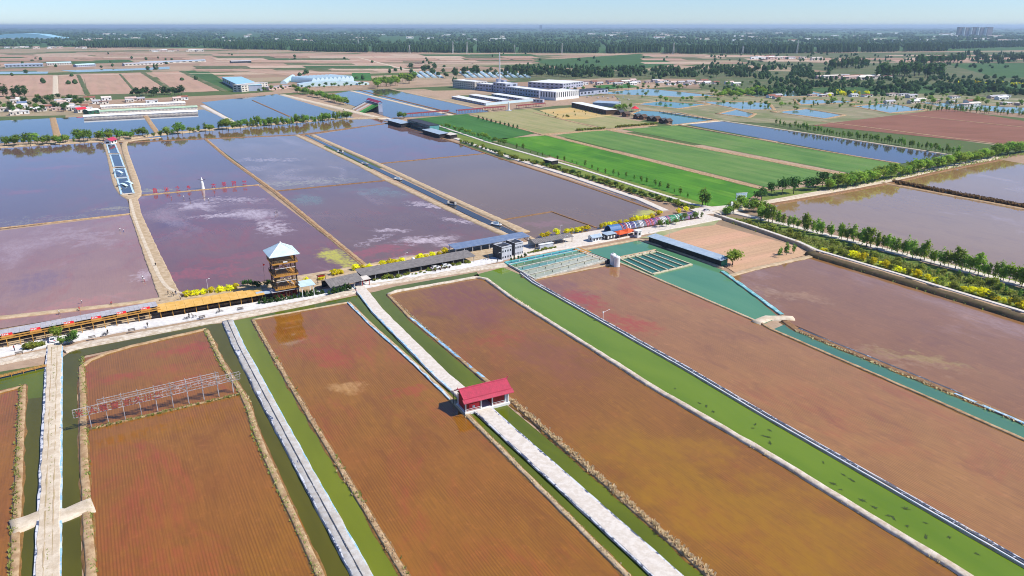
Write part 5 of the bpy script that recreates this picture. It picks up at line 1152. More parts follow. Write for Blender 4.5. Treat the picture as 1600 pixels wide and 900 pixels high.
tufts("dry_reeds", [(1245, 516), (1510, 623), (1640, 678)], straw, 300, .35, -1.0, .4, seed=12); tufts("verge_grass", [(1260, 400), (1400, 443), (1620, 511)], grassm, 500, .6, 1.6, .5, seed=13)
tufts("verge_grass", [(1150, 345), (1250, 373), (1400, 412), (1620, 470)], grassm, 2200, 2.6, 0, .9, seed=14, z=.1); tufts("dry_reeds", [(1395, 285), (1480, 302), (1620, 328)], leafmat("brown_reeds", (.26, .18, .09), (.20, .14, .06)), 900, .9, .6, 1.6, seed=15)
tufts("verge_grass", [(1292, 298), (1420, 274), (1600, 240)], grassm, 700, 1.6, -1, .8, seed=16)

# dark weed clumps floating in the green canal
wd_m = M("dark_water_weed", (.055, .085, .014), .6, .2, 2)
def weed_mesh(sd):
    rnd = random.Random(sd); vs, fs = [], []
    for i in range(22):
        a = rnd.uniform(0, 6.28); l = rnd.uniform(.3, .95); d = Vector((math.cos(a) * 1.5, math.sin(a), 0)); e = Vector((-d.y, d.x, 0)) * .12; k = len(vs); o = Vector((rnd.gauss(0, .2), rnd.gauss(0, .15), 0))
        vs += [tuple(o - e), tuple(o + e), tuple(o + d * l + e * .4 + Vector((0, 0, .04))), tuple(o + d * l - e * .4 + Vector((0, 0, .04)))]; fs.append((k, k + 1, k + 2, k + 3))
    me = bpy.data.meshes.new("water_weed"); me.from_pydata(vs, [], fs); me.materials.append(wd_m); return me
WM = [weed_mesh(i) for i in range(4)]
WP = [(1202, 672), (1201, 683), (1203, 692), (1287, 723), (1318, 742), (1330, 750), (1301, 756), (1314, 765), (1347, 782), (1367, 793), (1390, 806), (1397, 810), (1417, 822), (1446, 838), (1446, 817), (1483, 839), (1526, 865), (1104, 635), (1114, 643), (1055, 607), (1093, 630), (1180, 663), (1176, 669), (1195, 682), (1415, 795)]
for i, p in enumerate(sorted(WP)):
    o = link("water_weed", WM[i % 4], None, G(*p, .05), rt.uniform(0, 6.28)); s_ = rt.uniform(.4, .75); o.scale = (s_, s_, 1); tag(o, "dark weed clump floating in the wide green canal, %s from the left" % nth(i), "weed clump", "weed clumps in the green canal")
# ================================================================== CARS, PEOPLE, SMALL THINGS
def car(px, rz, paint, label, group=None):
    r = empty("parked_car", G(*px, .5 if px[1] > 340 else .1), rz, label, "car", group); L, W = 4.5, 1.8
    prof = [(-2.25, .35), (-2.2, .85), (-1.9, 1.0), (-1.35, 1.42), (.35, 1.46), (1.05, 1.0), (2.05, .86), (2.25, .6), (2.22, .35)]
    def ext(pr, w, m, nm, par): b = MB(); n = len(pr); b.add([(x, s * w, z) for s in (-1, 1) for x, z in pr], [tuple(range(n))[::-1], tuple(range(n, 2 * n))] + [(i, (i + 1) % n, n + (i + 1) % n, n + i) for i in range(n)]); return b.build(nm, m, par)
    bd = ext(prof, W / 2, paint, "body", r)
    ext([(-1.55, 1.02), (-1.25, 1.36), (.3, 1.40), (.85, 1.02)], W / 2 + .012, m_glass, "side_window", bd)
    b = MB(); b.hexa([(1.02, -.75, 1.04), (1.02, .75, 1.04), (.42, .68, 1.44), (.42, -.68, 1.44)], [(1.06, -.75, 1.06), (1.06, .75, 1.06), (.46, .68, 1.46), (.46, -.68, 1.46)]); b.build("windscreen", m_glass, bd)
    b = MB(); b.hexa([(-1.88, -.72, 1.03), (-1.88, .72, 1.03), (-1.42, .66, 1.40), (-1.42, -.66, 1.40)], [(-1.92, -.72, 1.05), (-1.92, .72, 1.05), (-1.46, .66, 1.42), (-1.46, -.66, 1.42)]); b.build("rear_window", m_glass, bd)
    for x in (-1.4, 1.4):
        for s in (-1, 1): b = MB(); b.tube((x, s * .72, .33), (x, s * .93, .33), .33, n=12); b.build("wheel", m_tyre, r)
    for s in (-.62, .62):
        b = MB(); b.box(2.14, 2.27, s - .2, s + .2, .62, .78); b.build("headlight", m_wht, r); b = MB(); b.box(-2.28, -2.15, s - .18, s + .18, .72, .9); b.build("tail_light", m_redsign, r)
car((84, 532), R(112), m_carw, "white car parked at the head of the far left road")
car((681, 420), UA + R(8), m_carw, "white car half under the long carport"); car((697, 417), UA, m_carw, "white car farther right under the long carport")
car((1104, 330), UA + R(4), m_carg, "silver car parked beside the white paving at the junction")
for i, p in enumerate(((918, 152), (926, 151), (934, 153), (942, 151.5), (950, 154), (958, 152), (966, 155), (974, 153), (982, 156))):
    car(p, R(60 + 20 * (i % 3)), m_carw if i % 3 else m_carg, "distant parked car, %s from the left in the factory yard" % nth(i), "cars in the factory yard")
def person_meshes():
    out = []
    skin = M("skin", (.45, .26, .18), .6, .05, 3); hair = M("black_hair", (.015, .012, .01), .6, .1, 3)
    poses = [dict(la=(-.28, .05, .95), ra=(.28, -.05, .95), lf=(-.11, .02, 0), rf=(.11, -.02, 0), lean=0), dict(la=(-.25, .28, 1.0), ra=(.25, -.25, 1.0), lf=(-.1, .3, 0), rf=(.1, -.28, 0), lean=.05), dict(la=(-.2, .45, .75), ra=(.2, .48, .72), lf=(-.14, 0, 0), rf=(.14, .1, 0), lean=.42)]
    for k, P in enumerate(poses):
        ln = P['lean']; ch = Vector((0, ln * .55, 1.42 - ln * .45)); nk = ch + Vector((0, ln * .2, .13)); hd = nk + Vector((0, .02 + ln * .15, .17))
        J = [((0, 0, .93), .14), ((0, ln * .25, 1.15 - ln * .1), .13), (tuple(ch), .15), (tuple(nk), .055), (tuple(hd), .095), (tuple(hd + Vector((0, 0, .09))), .075)]
        e = [(0, 1), (1, 2), (2, 3), (3, 4), (4, 5)]
        for s, a in ((-1, P['la']), (1, P['ra'])):
            sh = ch + Vector((s * .19, 0, 0)); hn = Vector(a); el = (sh + hn) / 2 + Vector((s * .06, -.05, 0)); b0 = len(J)
            J += [(tuple(sh), .065), (tuple(el), .048), (tuple(hn), .036), (tuple(hn + (hn - el).normalized() * .1), .03)]; e += [(2, b0), (b0, b0 + 1), (b0 + 1, b0 + 2), (b0 + 2, b0 + 3)]
        for s, a in ((-1, P['lf']), (1, P['rf'])):
            hp = Vector((s * .1, 0, .86)); ft = Vector(a) + Vector((0, 0, .07)); kn = (hp + ft) / 2 + Vector((0, .05, 0)); b0 = len(J)
            J += [(tuple(hp), .085), (tuple(kn), .062), (tuple(ft), .045), (tuple(ft + Vector((0, .16, -.03))), .038)]; e += [(0, b0), (b0, b0 + 1), (b0 + 1, b0 + 2), (b0 + 2, b0 + 3)]
        me = bpy.data.meshes.new("person_skeleton"); me.from_pydata([j[0] for j in J], e, []); o = bpy.data.objects.new("person_skeleton", me); COL.objects.link(o)
        m = o.modifiers.new("s", 'SKIN'); sv = me.skin_vertices[0].data
        for i, j in enumerate(J): sv[i].radius = (j[1], j[1]); sv[i].use_root = i == 0
        o.modifiers.new("d", 'SUBSURF').levels = 1
        dg = bpy.context.evaluated_depsgraph_get(); b = bpy.data.meshes.new_from_object(o.evaluated_get(dg)); bpy.data.objects.remove(o); b.name = "person"
        for _ in range(4): b.materials.append(skin)
        b.materials[3] = hair
        for p in b.polygons:
            c = p.center; p.use_smooth = True
            hz = (c - hd).length
            p.material_index = 3 if hz < .2 and (c.z > hd.z + .03 or c.y < hd.y - .03) else 0 if hz < .17 else 2 if c.z < .93 and not (abs(c.x) > .17 and c.z > .6) else 1 if c.z > .93 and abs(c.x) < .26 else 0
        out.append(b)
    return out
PM = person_meshes()
CL = {"white": (.75, .75, .74), "red": (.5, .03, .03), "black": (.02, .02, .022), "blue": (.05, .10, .30), "grey": (.25, .25, .27), "pink": (.6, .2, .28)}
def person(px, pose, shirt, trousers, label, rz=None, z=.05):
    o = link("person", PM[pose]); o.location = G(*px, z); o.rotation_euler = (0, 0, rt.uniform(0, 6.28) if rz is None else rz)
    for i, c in ((1, shirt), (2, trousers)):
        o.material_slots[i].link = 'OBJECT'; o.material_slots[i].material = M(c + "_cloth", CL[c], .8, .1, 3)
    o.scale = (1.12,) * 3; tag(o, label, "person")
PP = [((93, 491.5), 1, "white", "black", "person in white wading alone by the grey roofed corridor"), ((128, 474), 2, "white", "grey", "person in white bending in the mauve paddy above a red figure"), ((125.5, 485.5), 2, "red", "red", "person in red crouching in the mauve paddy near the corridor"), ((174, 477.5), 2, "red", "black", "person in red bending near the corridor's right half"),
      ((223, 436.5), 2, "white", "black", "person in white bending beside the sandy path, upper of two"), ((226.5, 440), 2, "white", "red", "person in white bending beside the sandy path, lower of two"), ((188, 361), 1, "white", "grey", "person in white wading, left of two in the middle of the mauve paddy"), ((193, 362.5), 2, "white", "blue", "person in white bending, right of two in the middle of the mauve paddy"),
      ((268, 309.5), 2, "white", "red", "person bending below the second red character"), ((287, 310), 1, "white", "grey", "person in white below the third red character"), ((297, 314), 1, "black", "black", "dark dressed person wading below the fourth red character"), ((326.5, 314), 2, "white", "black", "person bending right of the crane statue's reflection"), ((335, 308.5), 1, "black", "blue", "dark dressed person wading right of the crane statue"),
      ((429.5, 335), 2, "black", "grey", "person stooping in the purple paddy near the long dike"), ((433, 333), 1, "grey", "black", "person standing in the purple paddy near the long dike"),
      ((243.5, 416.5), 1, "black", "black", "person walking up the sandy path"), ((263, 461), 1, "black", "black", "dark dressed walker nearest the sandy path's foot"), ((268, 464), 0, "black", "grey", "person at the sandy path's foot beside the yellow shrubs"), ((271, 463), 0, "black", "black", "dark dressed person in the group at the path's foot"), ((275, 460.5), 1, "black", "blue", "person in the group at the path's foot, nearest the paddy"),
      ((282, 468), 0, "white", "black", "person in white beside the first yellow shrub"), ((231, 511), 0, "black", "black", "dark dressed person standing on the pavement before the corridor"), ((23, 548), 0, "red", "black", "person in red on the pavement at far left"), ((169, 522), 1, "black", "black", "dark dressed person beside a bicycle on the pavement"), ((296, 497), 0, "black", "black", "person in black standing before the orange canopy"), ((301, 497), 1, "black", "grey", "person in black and grey before the orange canopy"), ((343, 488), 0, "grey", "black", "person in grey near the right end of the orange canopy"),
      ((777, 410.5), 0, "black", "black", "dark dressed person by the lamp before the cube houses"), ((556, 455.5), 1, "black", "red", "person at the head of the gatehouse road"), ((1014, 367), 0, "white", "grey", "person in white near the fish shed's far end")]
for p, ps, a, b_, lb in PP: person(p, ps, a, b_, lb, z=.5 if (p[1] > 455 and p[0] > 255) or lb.find("pavement") > 0 or p[0] > 550 else .05)
def bicycle(px, rz, label):
    r = empty("bicycle", G(*px, .5), rz, label, "bicycle", "bicycles on the pavement")
    for x in (-.52, .52):
        b = MB(); n = 14
        for i in range(n): a0, a1 = 6.283 * i / n, 6.283 * (i + 1) / n; b.beam((x + .33 * math.cos(a0), 0, .34 + .33 * math.sin(a0)), (x + .33 * math.cos(a1), 0, .34 + .33 * math.sin(a1)), .06)
        for i in range(4): a0 = math.pi * i / 4; b.beam((x + .32 * math.cos(a0), 0, .34 + .32 * math.sin(a0)), (x - .32 * math.cos(a0), 0, .34 - .32 * math.sin(a0)), .02)
        b.build("wheel", m_tyre, r)
    b = MB()
    for p, q in (((-.52, .34), (-.1, .36)), ((-.1, .36), (-.22, .85)), ((-.52, .34), (-.2, .75)), ((-.2, .75), (.36, .8)), ((-.1, .36), (.36, .72)), ((.52, .34), (.34, .95))): b.beam((p[0], 0, p[1]), (q[0], 0, q[1]), .055)
    b.build("frame", m_iron, r); b = MB(); b.box(-.36, -.1, -.09, .09, .85, .92); b.build("saddle", m_tyre, r); b = MB(); b.beam((.33, -.28, 1.0), (.33, .28, 1.0), .05); b.build("handlebar", m_steel, r)
for i, (p, a) in enumerate((((163, 523.5), 30), ((165.5, 522), 50), ((290, 499), 20), ((293.5, 498), 60), ((304, 496), 35), ((340, 489), 70), ((345.5, 487.5), 20))): bicycle(p, R(a), "dark bicycle, %s from the left on the white pavement" % nth(i))
def bench(px, rz, label):
    r = empty("park_bench", G(*px, .5), rz, label, "bench", "benches on the pavement")
    for i in range(3): b = MB(); b.box(-1.1, 1.1, -.25 + i * .18, -.1 + i * .18, .44, .49); b.build("slat", m_dwood, r)
    for i in range(2): b = MB(); b.box(-1.1, 1.1, .3, .35, .6 + i * .2, .74 + i * .2); b.build("back_slat", m_dwood, r)
    for x in (-.9, .9): b = MB(); b.box(x - .05, x + .05, -.22, .36, 0, .44); b.build("leg", m_iron, r)
for i, p in enumerate(((144, 529), (206, 517.5), (316, 497), (376, 484), (30, 554))): bench(p, UA + R(3), ["dark bench right of the white car", "dark bench before the corridor's middle", "dark bench before the orange canopy", "dark bench near the orange canopy's right end", "dark bench at the far left pavement corner"][i])
def lamp(px, label, h=6):
    r = empty("street_lamp", G(*px, .3), UA, label, "street lamp", "street lamps on the strip")
    b = MB(); b.tube((0, 0, 0), (0, 0, h), .09, .05, 8); b.build("pole", m_iron if h < 5 else m_steel, r); b = MB(); b.beam((0, 0, h), (.9, 0, h + .2), .06); b.build("arm", m_steel, r); b = MB(); b.box(.7, 1.2, -.12, .12, h + .12, h + .26); b.build("lamp_head", m_wht, r)
for p, lb in (((778, 409), "dark lamp post before the cube houses"), ((875, 371), "slim lamp post among the yellow shrubs by the low shed"), ((883, 388), "lamp post right of the low grey shed"), ((326, 459), "slim white lamp post behind the orange canopy"), ((634, 416), "lamp post with red top behind the long carport"), ((1046, 372), "white lamp post above the fish shed"), ((1039, 359), "white lamp post before the hoop tunnel")): lamp(p, lb, 6 if p[0] != 778 else 4)
r = empty("white_figure", G(646, 414), 0, "pale rounded sculpture behind the long carport", "sculpture"); b = MB(); b.lathe([(.8, 0), (1.0, .8), (.7, 1.6), (.5, 2.0), (.75, 2.6), (.7, 3.2), (.3, 3.6)], 14); b.build("body", m_wht, r, smooth=True); b = MB(); b.lathe([(.9, -.1), (.95, .05)], 14); b.build("plinth", m_conc, r)
def arch(px, label):
    r = empty("garden_arch", G(*px, .3), UA, label, "arch")
    for x in (-1.6, 1.6): b = MB(); b.box(x - .1, x + .1, -.1, .1, 0, 4.2); b.build("post", m_dwood, r)
    b = MB(); b.box(-1.9, 1.9, -.12, .12, 4.0, 4.25); b.build("beam", m_dwood, r); b = MB(); b.box(-1.4, 1.4, -.06, .06, 3.2, 3.9); b.build("sign_board", m_red, r)
arch((503, 444), "dark timber arch among the yellow shrubs right of the watchtower")
r = empty("wooden_trellis", G(763, 408), UA + R(60), "dark sloping timber trellis left of the cube houses", "trellis")
for i in range(6): b = MB(); b.beam((i * .9, 0, 0), (i * .9, .3, 3.4 - i * .35), .12); b.build("post", m_mwood, r)
for i in range(3): b = MB(); b.beam((0, .1 * i, 1 + i), (4.6, .1 * i, .7 + i * .55), .1); b.build("rail", m_mwood, r)
for i, p in enumerate(((676, 423.5), (684, 421.5), (691, 420), (698, 418.5))):
    r = empty("market_bench", G(*p, .5), UA + R(-40), "dark slatted bed frame, %s from the left in front of the carport" % nth(i), "bench", "bed frames before the carport")
    for j in range(4): b = MB(); b.box(-1.6, 1.6, -.5 + j * .27, -.3 + j * .27, .4, .48); b.build("slat", m_dwood, r)
    for x in (-1.4, 1.4): b = MB(); b.box(x - .08, x + .08, -.45, .45, 0, .4); b.build("leg", m_dwood, r)
# ================================================================== BACKGROUND BUILDINGS
def dep(a, c): return (G(*c) - G(*a)).length
m_green_roof = M("pale_green_roof", (.42, .56, .40), .6, .12, .3); m_bluehall = M("light_blue_hall_roof", (.30, .55, .66), .45, .1, .1, col2=(.36, .60, .70)); m_facw = M("blue_grey_cladding_and_shade", (.42, .44, .54), .6, .12, .1); m_poly = M("pale_blue_polythene", (.50, .66, .70), .35, .1, .2, col2=(.56, .70, .74)); m_tile = M("red_brown_tiles", (.30, .12, .08), .8, .2, .5); m_pinkw = M("pinkish_render", (.62, .46, .40), .8, .1, .3); m_teal_glass = M("teal_glass", (.12, .34, .34), .15, .1, .5)  # the blue grey also paints shade onto white factory walls
# left works and greenhouse
building("works_hall", (348, 128.5), (376, 143), 34, 9, m_facw, m_bluehall, "blue roofed works hall behind the cream three storey block at left", "hall", nx=8, nz=1, over=.5)
building("office_block", (378, 144), (419, 138.5), 16, 10, m_cream, m_roofpale, "cream three storey block with small windows at left", "building", nx=9, nz=3, parapet=.8, side=2)
building("low_workshop", (420, 141), (455, 137.5), 14, 4.5, m_pinkw, m_roofpale, "low pinkish workshop right of the cream block", "workshop", nx=6, over=.3)
building("polytunnel", (448, 131), (462, 121), 11, 2, m_poly, m_poly, "narrow pale polytunnel left of the big greenhouse", "greenhouse", rk='vault', rh=4, over=.1, door=False)
def greenhouse(a, b, depth, n, h, rh, label):
    A, rz, L = base_frame(a, b); r = empty("greenhouse", A, rz, label, "greenhouse")
    q = MB(); q.box(0, L, 0, depth, -.1, h); q.build("wall", m_poly, r)
    for i in range(n):
        x0, x1 = L * i / n, L * (i + 1) / n - .15; k = 8; pr = [(x0 + (x1 - x0) * j / k, h + rh * math.sin(math.pi * j / k)) for j in range(k + 1)]
        q = MB(); q.add([(x, y, z) for y in (0, depth) for x, z in pr], [(j, j + 1, k + 2 + j, k + 1 + j) for j in range(k)] + [tuple(range(k + 1)), tuple(range(k + 1, 2 * k + 2))]); q.build("vault", m_poly, r)
greenhouse((488, 131), (553, 127), 75, 10, 6, 4.2, "big pale blue greenhouse with ten vaulted bays"); greenhouse((468, 136), (560, 132.5), 18, 1, 5, 3.5, "long low white greenhouse in front of the vaulted one"); greenhouse((560, 133), (577, 132), 14, 1, 3, 2, "small pale greenhouse right of the long low one")
# slide
def slide():
    A, rz, L = base_frame((550, 170.5), (567, 176.5)); r = empty("striped_slide", A, rz, "tall dry slide with white, red and green lanes and pink top", "slide")
    n = 6; cols = [m_cream, M("lane_brown", (.45, .25, .15), .7, .1, 1), m_cream, M("lane_orange", (.62, .40, .26), .7, .1, 1), M("lane_green", (.08, .36, .04), .7, .1, 1), M("lane_dark_green", (.05, .26, .03), .7, .1, 1)]
    D, H = 20, 9
    for i in range(n):
        x0, x1 = L * i / n, L * (i + 1) / n - .1; b = MB(); b.add([(x0, 0, 0), (x1, 0, 0), (x1, D, H), (x0, D, H), (x0, D, H - 1), (x1, D, H - 1), (x1, 1, -.3), (x0, 1, -.3)], [(0, 1, 2, 3), (3, 2, 5, 4), (4, 5, 6, 7), (0, 7, 6, 1), (0, 3, 4, 7), (1, 6, 5, 2)]); b.build("lane", cols[i], r)
    b = MB(); b.box(0, L, D, D + 5, 0, H); b.build("tower", m_facw, r); b = MB(); b.gable(0, L, D, D + 5, H + 2.2, H + 4, .2, .5); b.build("roof", m_pink, r)
    for x in (.3, L - .3):
        for y in (D + .3, D + 4.7): b = MB(); b.box(x - .15, x + .15, y - .15, y + .15, H, H + 2.3); b.build("post", m_steel, r)
    for x in (-.15, L + .05): b = MB(); b.beam((x, 0, .6), (x, D, H + .6), .12, .5); b.build("side_rail", m_slate, r)
slide()
# glass building by the far paddies
r, L = building("glass_hall", (637, 197.5), (671, 207.5), 11, 6.8, m_slate, m_slate, "dark two storey glass hall beside the green field", "building", nx=10, nz=2, wmat=M("green_dark_glass", (.03, .09, .08), .15, .1, 1), side=0, parapet=.4, door=False, ww=.8, wh=.6)
q = MB(); q.box(L + .02, L + .2, .4, 10.6, .3, 6.5); q.build("end_glazing", m_teal_glass, r)
building("waterside_hut", (606, 193.5), (627, 199.5), 10, 4, m_dark, m_steelblue, "low dark hut with steel blue roof nearest the slide", "hut", rk='shed', rh=4.6, over=.8, door=False)
building("waterside_hut", (661, 208.5), (687, 216), 9, 3.6, m_dark, m_steelblue, "low dark hut with steel blue roof before the glass hall", "hut", rk='shed', rh=4.3, over=.8, door=False)
building("waterside_hut", (694, 214), (704, 216.8), 7, 3.2, m_dark, m_cream, "small hut with cream roof right of the glass hall", "hut", rk='shed', rh=3.8, over=.6, door=False)
building("pergola_hut", (849, 254.5), (862, 258), 6, 3, m_dark, m_cream, "small cream roofed hut midway along the far hedge", "hut", rk='shed', rh=3.4, over=.6, door=False)
m_dkred = M("dark_red_timber", (.26, .05, .05), .7, .2, .5)
for k, (a, b, lb) in enumerate((((636, 183.5), (702, 178), "dark red roofed walkway left of the green field's top corner"), ((716, 177.8), (754, 174.6), "dark red roofed walkway above the green field's top corner"), ((757, 174), (790, 171.5), "dark red roofed walkway left of the white obelisk"), ((810, 170), (852, 166), "dark red roofed walkway right of the white obelisk"))):
    rr, L = shelter("covered_walkway", a, b, 4, 3.2, m_dkred, m_dkred, lb, "walkway", n=8, rise=.8, kind="gable", back=False); tag(rr, group="dark red walkways")
r = empty("obelisk", G(795, 173), 0, "white obelisk between the dark red walkways", "obelisk"); b = MB(); b.lathe([(2.6, 0), (2.4, 1), (1.1, 1.2), (.9, 6), (.6, 10), (.1, 11)], 8); b.build("shaft", m_wht, r); b = MB(); b.box(-4, 4, -4, 4, -.1, .5); b.build("base", m_conc, r)
# factory
fac = [((707.6, 136.8), (742, 140.3), 26, 12, m_cream, "cream four storey factory block at the complex's left end", 10, 4), ((745, 140.6), (768, 143), 24, 10, m_facw, "factory block with painted blue grey shade, right of the cream one", 5, 2), ((770.5, 143), (790, 145.8), 22, 14, m_facw, "tall factory block with painted blue grey shade at the chimney foot", 4, 3), ((792, 145.8), (842, 152.6), 24, 9.5, m_facw, "long factory wing with painted blue grey shade before the white office", 12, 2)]  # blue grey walls here are white walls with their shade coloured in
for a, b, d, h, wm, lb, nx, nz in fac: building("factory_block", a, b, d, h, wm, m_wht, lb, "factory", nx=nx, nz=nz, over=.2, parapet=.9, group="factory complex", side=3)
r, L = building("factory_office", (868.5, 157), (904.5, 153), 30, 11, m_wht, m_wht, "white factory office with tall narrow windows on its front", "building", nx=11, nz=1, ww=.42, wh=.62, parapet=.9, side=2, door=False, over=.15)
building("factory_hall", (880, 139.5), (911, 135.3), 70, 9, m_facw, m_wht, "big white flat roofed factory hall behind the office", "factory", nx=8, nz=2, over=.4)
building("dark_hall", (906, 150), (950, 145.5), 26, 6.5, m_facw, m_slate, "dark roofed hall right of the white factory office", "hall", nx=8, over=.5)
for k, (a, b, d, h) in enumerate((((775, 141), (779, 141.6), 6, 18), ((783, 142), (787, 142.6), 6, 17))): building("silo_tower", a, b, d, h, m_facw, m_facw, "grey %s process tower beside the factory chimney" % ("left" if k == 0 else "right"), "tower", door=False, over=.1)
r = empty("chimney", G(781, 138), 0, "tall thin white factory chimney above the roofs", "chimney"); b = MB(); b.tube((0, 0, 0), (0, 0, 58), 1.2, .75, 14); b.build("stack", m_wht, r); b = MB(); b.box(-3, 3, -3, 3, 0, 5); b.build("base", m_facw, r)
for k, (a, b, lb) in enumerate((((706, 154), (757, 164.5), "long low white roofed shed nearest the far pond"), ((733, 151.5), (785, 160), "middle of three low white roofed sheds before the factory"), ((768, 150), (822, 158.3), "low white roofed shed nearest the factory wing"))): building("livestock_shed", a, b, 11, 3, m_facw, m_wht, lb, "shed", rk='shed', rh=3.8, over=.5, door=False, group="low sheds before the factory", nx=12)
building("teal_wall", (759, 165), (836, 157.6), 1.5, 3, m_poly, m_wht, "long pale teal boundary wall before the low sheds", "wall", door=False, over=.1)
building("sluice_house", (833, 160), (848, 160.5), 8, 4, m_facw, m_roofpale, "small grey plant house at the end of the teal wall", "hut", nx=3, door=False)
for i in range(17):
    x = 652 + i * 10.5; 
    if 690 < x < 716: continue
    building("polytunnel", (x - 8, 113.2), (x + 3, 121.5), 9, 1.0, m_poly, m_poly, "distant pale polytunnel, %s from the left behind the factory" % nth(i if i < 4 else i - 3), "greenhouse", rk='vault', rh=1.8, over=.1, door=False, group="polytunnels behind the factory")
building("brown_hall", (893, 167), (947, 179.5), 14, 5.5, m_dwood, m_wht, "long dark brown hall with white roof beside the golden field", "hall", nx=14, over=.4, wmat=m_dark, door=False)
building("blue_shed", (926, 165), (962, 167), 18, 4, m_facw, m_steelblue, "low blue roofed shed behind the long brown hall", "shed", rk='shed', rh=5, over=.4, door=False)
for i, (x, y) in enumerate(((958, 177.5), (969, 179.5), (978, 182.5), (996, 186), (1005, 187), (1017, 189.5), (1026, 190), (1036, 193), (1044, 194))): building("lake_cabin", (x, y), (x + 6.5, y - .9), 6, 3.2, m_dwood, m_slate if i % 2 else m_dwood, "small dark brown lake cabin, %s from the left" % nth(i), "cabin", rk='gable', rh=2.2, nx=2, over=.6, group="lake cabins", wmat=m_tile)
r = empty("red_parasol_pavilion", G(992, 174.5), 0, "red tented pavilion among trees by the lake cabins", "pavilion"); b = MB(); b.lathe([(5.2, 4), (4.6, 4.3), (1.2, 6.4), (.1, 7)], 8); b.build("roof", m_redsign, r)
for i in range(6): a = 6.283 * i / 6; b = MB(); b.tube((4.2 * math.cos(a), 4.2 * math.sin(a), 0), (4.2 * math.cos(a), 4.2 * math.sin(a), 4.1), .15); b.build("post", m_dwood, r)
A, rz, L = base_frame((1030, 175.5), (1112, 188)); r = empty("boardwalk", A, rz, "long pale boardwalk with dark edge crossing the lake", "boardwalk")
for i in range(24): b = MB(); b.box(L * i / 24, L * (i + 1) / 24 - .1, 0, 4, .9, 1.15); b.build("plank", m_bank, r)
for i in range(13): b = MB(); b.box(L * i / 12 - .15, L * i / 12 + .15, -.2, .1, -.3, 1.9); b.build("post", m_dwood, r)
b = MB(); b.box(0, L, -.3, -.21, .5, .9); b.build("edge_beam", m_dwood, r)
# white sheds and left village
for k, (a, b, d, h, rm, lb) in enumerate((((131, 186), (309, 177.5), 7, 2.6, m_wht, "lowest long white shed on the shore of the back left pond"), ((156, 178.5), (309, 171), 9, 3, m_green_roof, "long white shed with green ridge above the shore shed"), ((158, 170.5), (290, 164), 9, 3, m_wht, "uppermost long white shed behind the green ridged one"))): building("long_white_shed", a, b, d, h, m_cream, rm, lb, "shed", rk='gable', rh=1.6, over=.4, door=False, group="long white sheds", nx=26, wmat=m_roofpale)
building("red_roof_house", (122, 176.5), (137, 175), 8, 4, m_cream, m_redsign, "red roofed house left of the long white sheds", "house", rk='gable', rh=2, nx=3, over=.4)
building("green_shed", (139, 178.5), (157, 176.5), 10, 4, M("dark_green_wall", (.03, .12, .07), .6, .1, .5), m_wht, "dark green shed between the red roofed house and white sheds", "shed", rk='gable', rh=1.6, over=.4, nx=3)
building("blue_roof_house", (28, 166), (44, 165), 9, 3.6, m_cream, m_bluroof, "blue roofed house in the left village", "house", rk='gable', rh=2, nx=3, over=.4)
rv = random.Random(21)
def houses(n, x0, x1, y0, y1, group, phrase, hh=3.6, sz=(9, 16), mats=None):
    mats = mats or [m_cream, m_wht, m_pinkw, m_cream]
    pos = sorted(((rv.uniform(x0, x1), rv.uniform(0, 1)) for _ in range(n)))
    for i, (x, t) in enumerate(pos):
        y = (y0[0] + (y0[1] - y0[0]) * (x - x0) / (x1 - x0)) * (1 - t) + t * (y1[0] + (y1[1] - y1[0]) * (x - x0) / (x1 - x0)); w_ = rv.uniform(*sz) / mpp(y); g = rv.random() < .55
        building("farm_house", (x, y), (x + w_, y - .05 * w_ * (y - 40) / 120), rv.uniform(6, 9), hh * rv.uniform(.85, 1.2), rv.choice(mats), rv.choice([m_roofpale, m_tile, m_cream, m_wht, m_pinkw]), phrase % nth(i), "house", rk='gable' if g else 'flat', rh=1.7, nx=3, over=.4, group=group, side=0)
houses(22, 0, 128, (170, 166), (182, 177), "left village houses", "small pale farm house, %s from the left in the left village's front")
houses(18, 5, 280, (158, 156), (166, 162), "left village rear houses", "small pale house, %s from the left along the left village's rear")
houses(30, 905, 1195, (128, 128), (134, 134), "houses behind the green plot", "distant white house, %s from the left in the hamlet behind the factory")
houses(10, 1270, 1365, (121, 124), (123, 126), "pink roofed sheds", "distant long pink roofed shed, %s from the left before the poplars", 5, (30, 55), [m_cream, m_pinkw])
houses(26, 1200, 1600, (150, 148), (158, 170), "pond side huts", "small pale hut, %s from the left among the right hand ponds", 3, (8, 14))
houses(14, 230, 320, (80, 80), (81.5, 81), "hamlet before the poplar belt", "far pale house, %s from the left before the left poplar belt", 6, (20, 34))
houses(16, 0, 130, (74.5, 75), (76, 76), "hamlet at far left", "far pale house, %s from the left in the far left hamlet", 6, (20, 40))
houses(16, 1160, 1270, (89, 92), (93, 95), "red earth hamlet", "far pinkish house, %s from the left in the right red earth hamlet", 6, (18, 34))
houses(44, 120, 800, (52, 53), (66, 66), "far plain settlements", "tiny pale house, %s from the left on the far left plain", 11, (40, 110), [m_wht, m_cream])
houses(44, 900, 1590, (50, 52), (64, 66), "far right plain settlements", "tiny pale house, %s from the left on the far right plain", 12, (50, 150), [m_wht, m_cream])
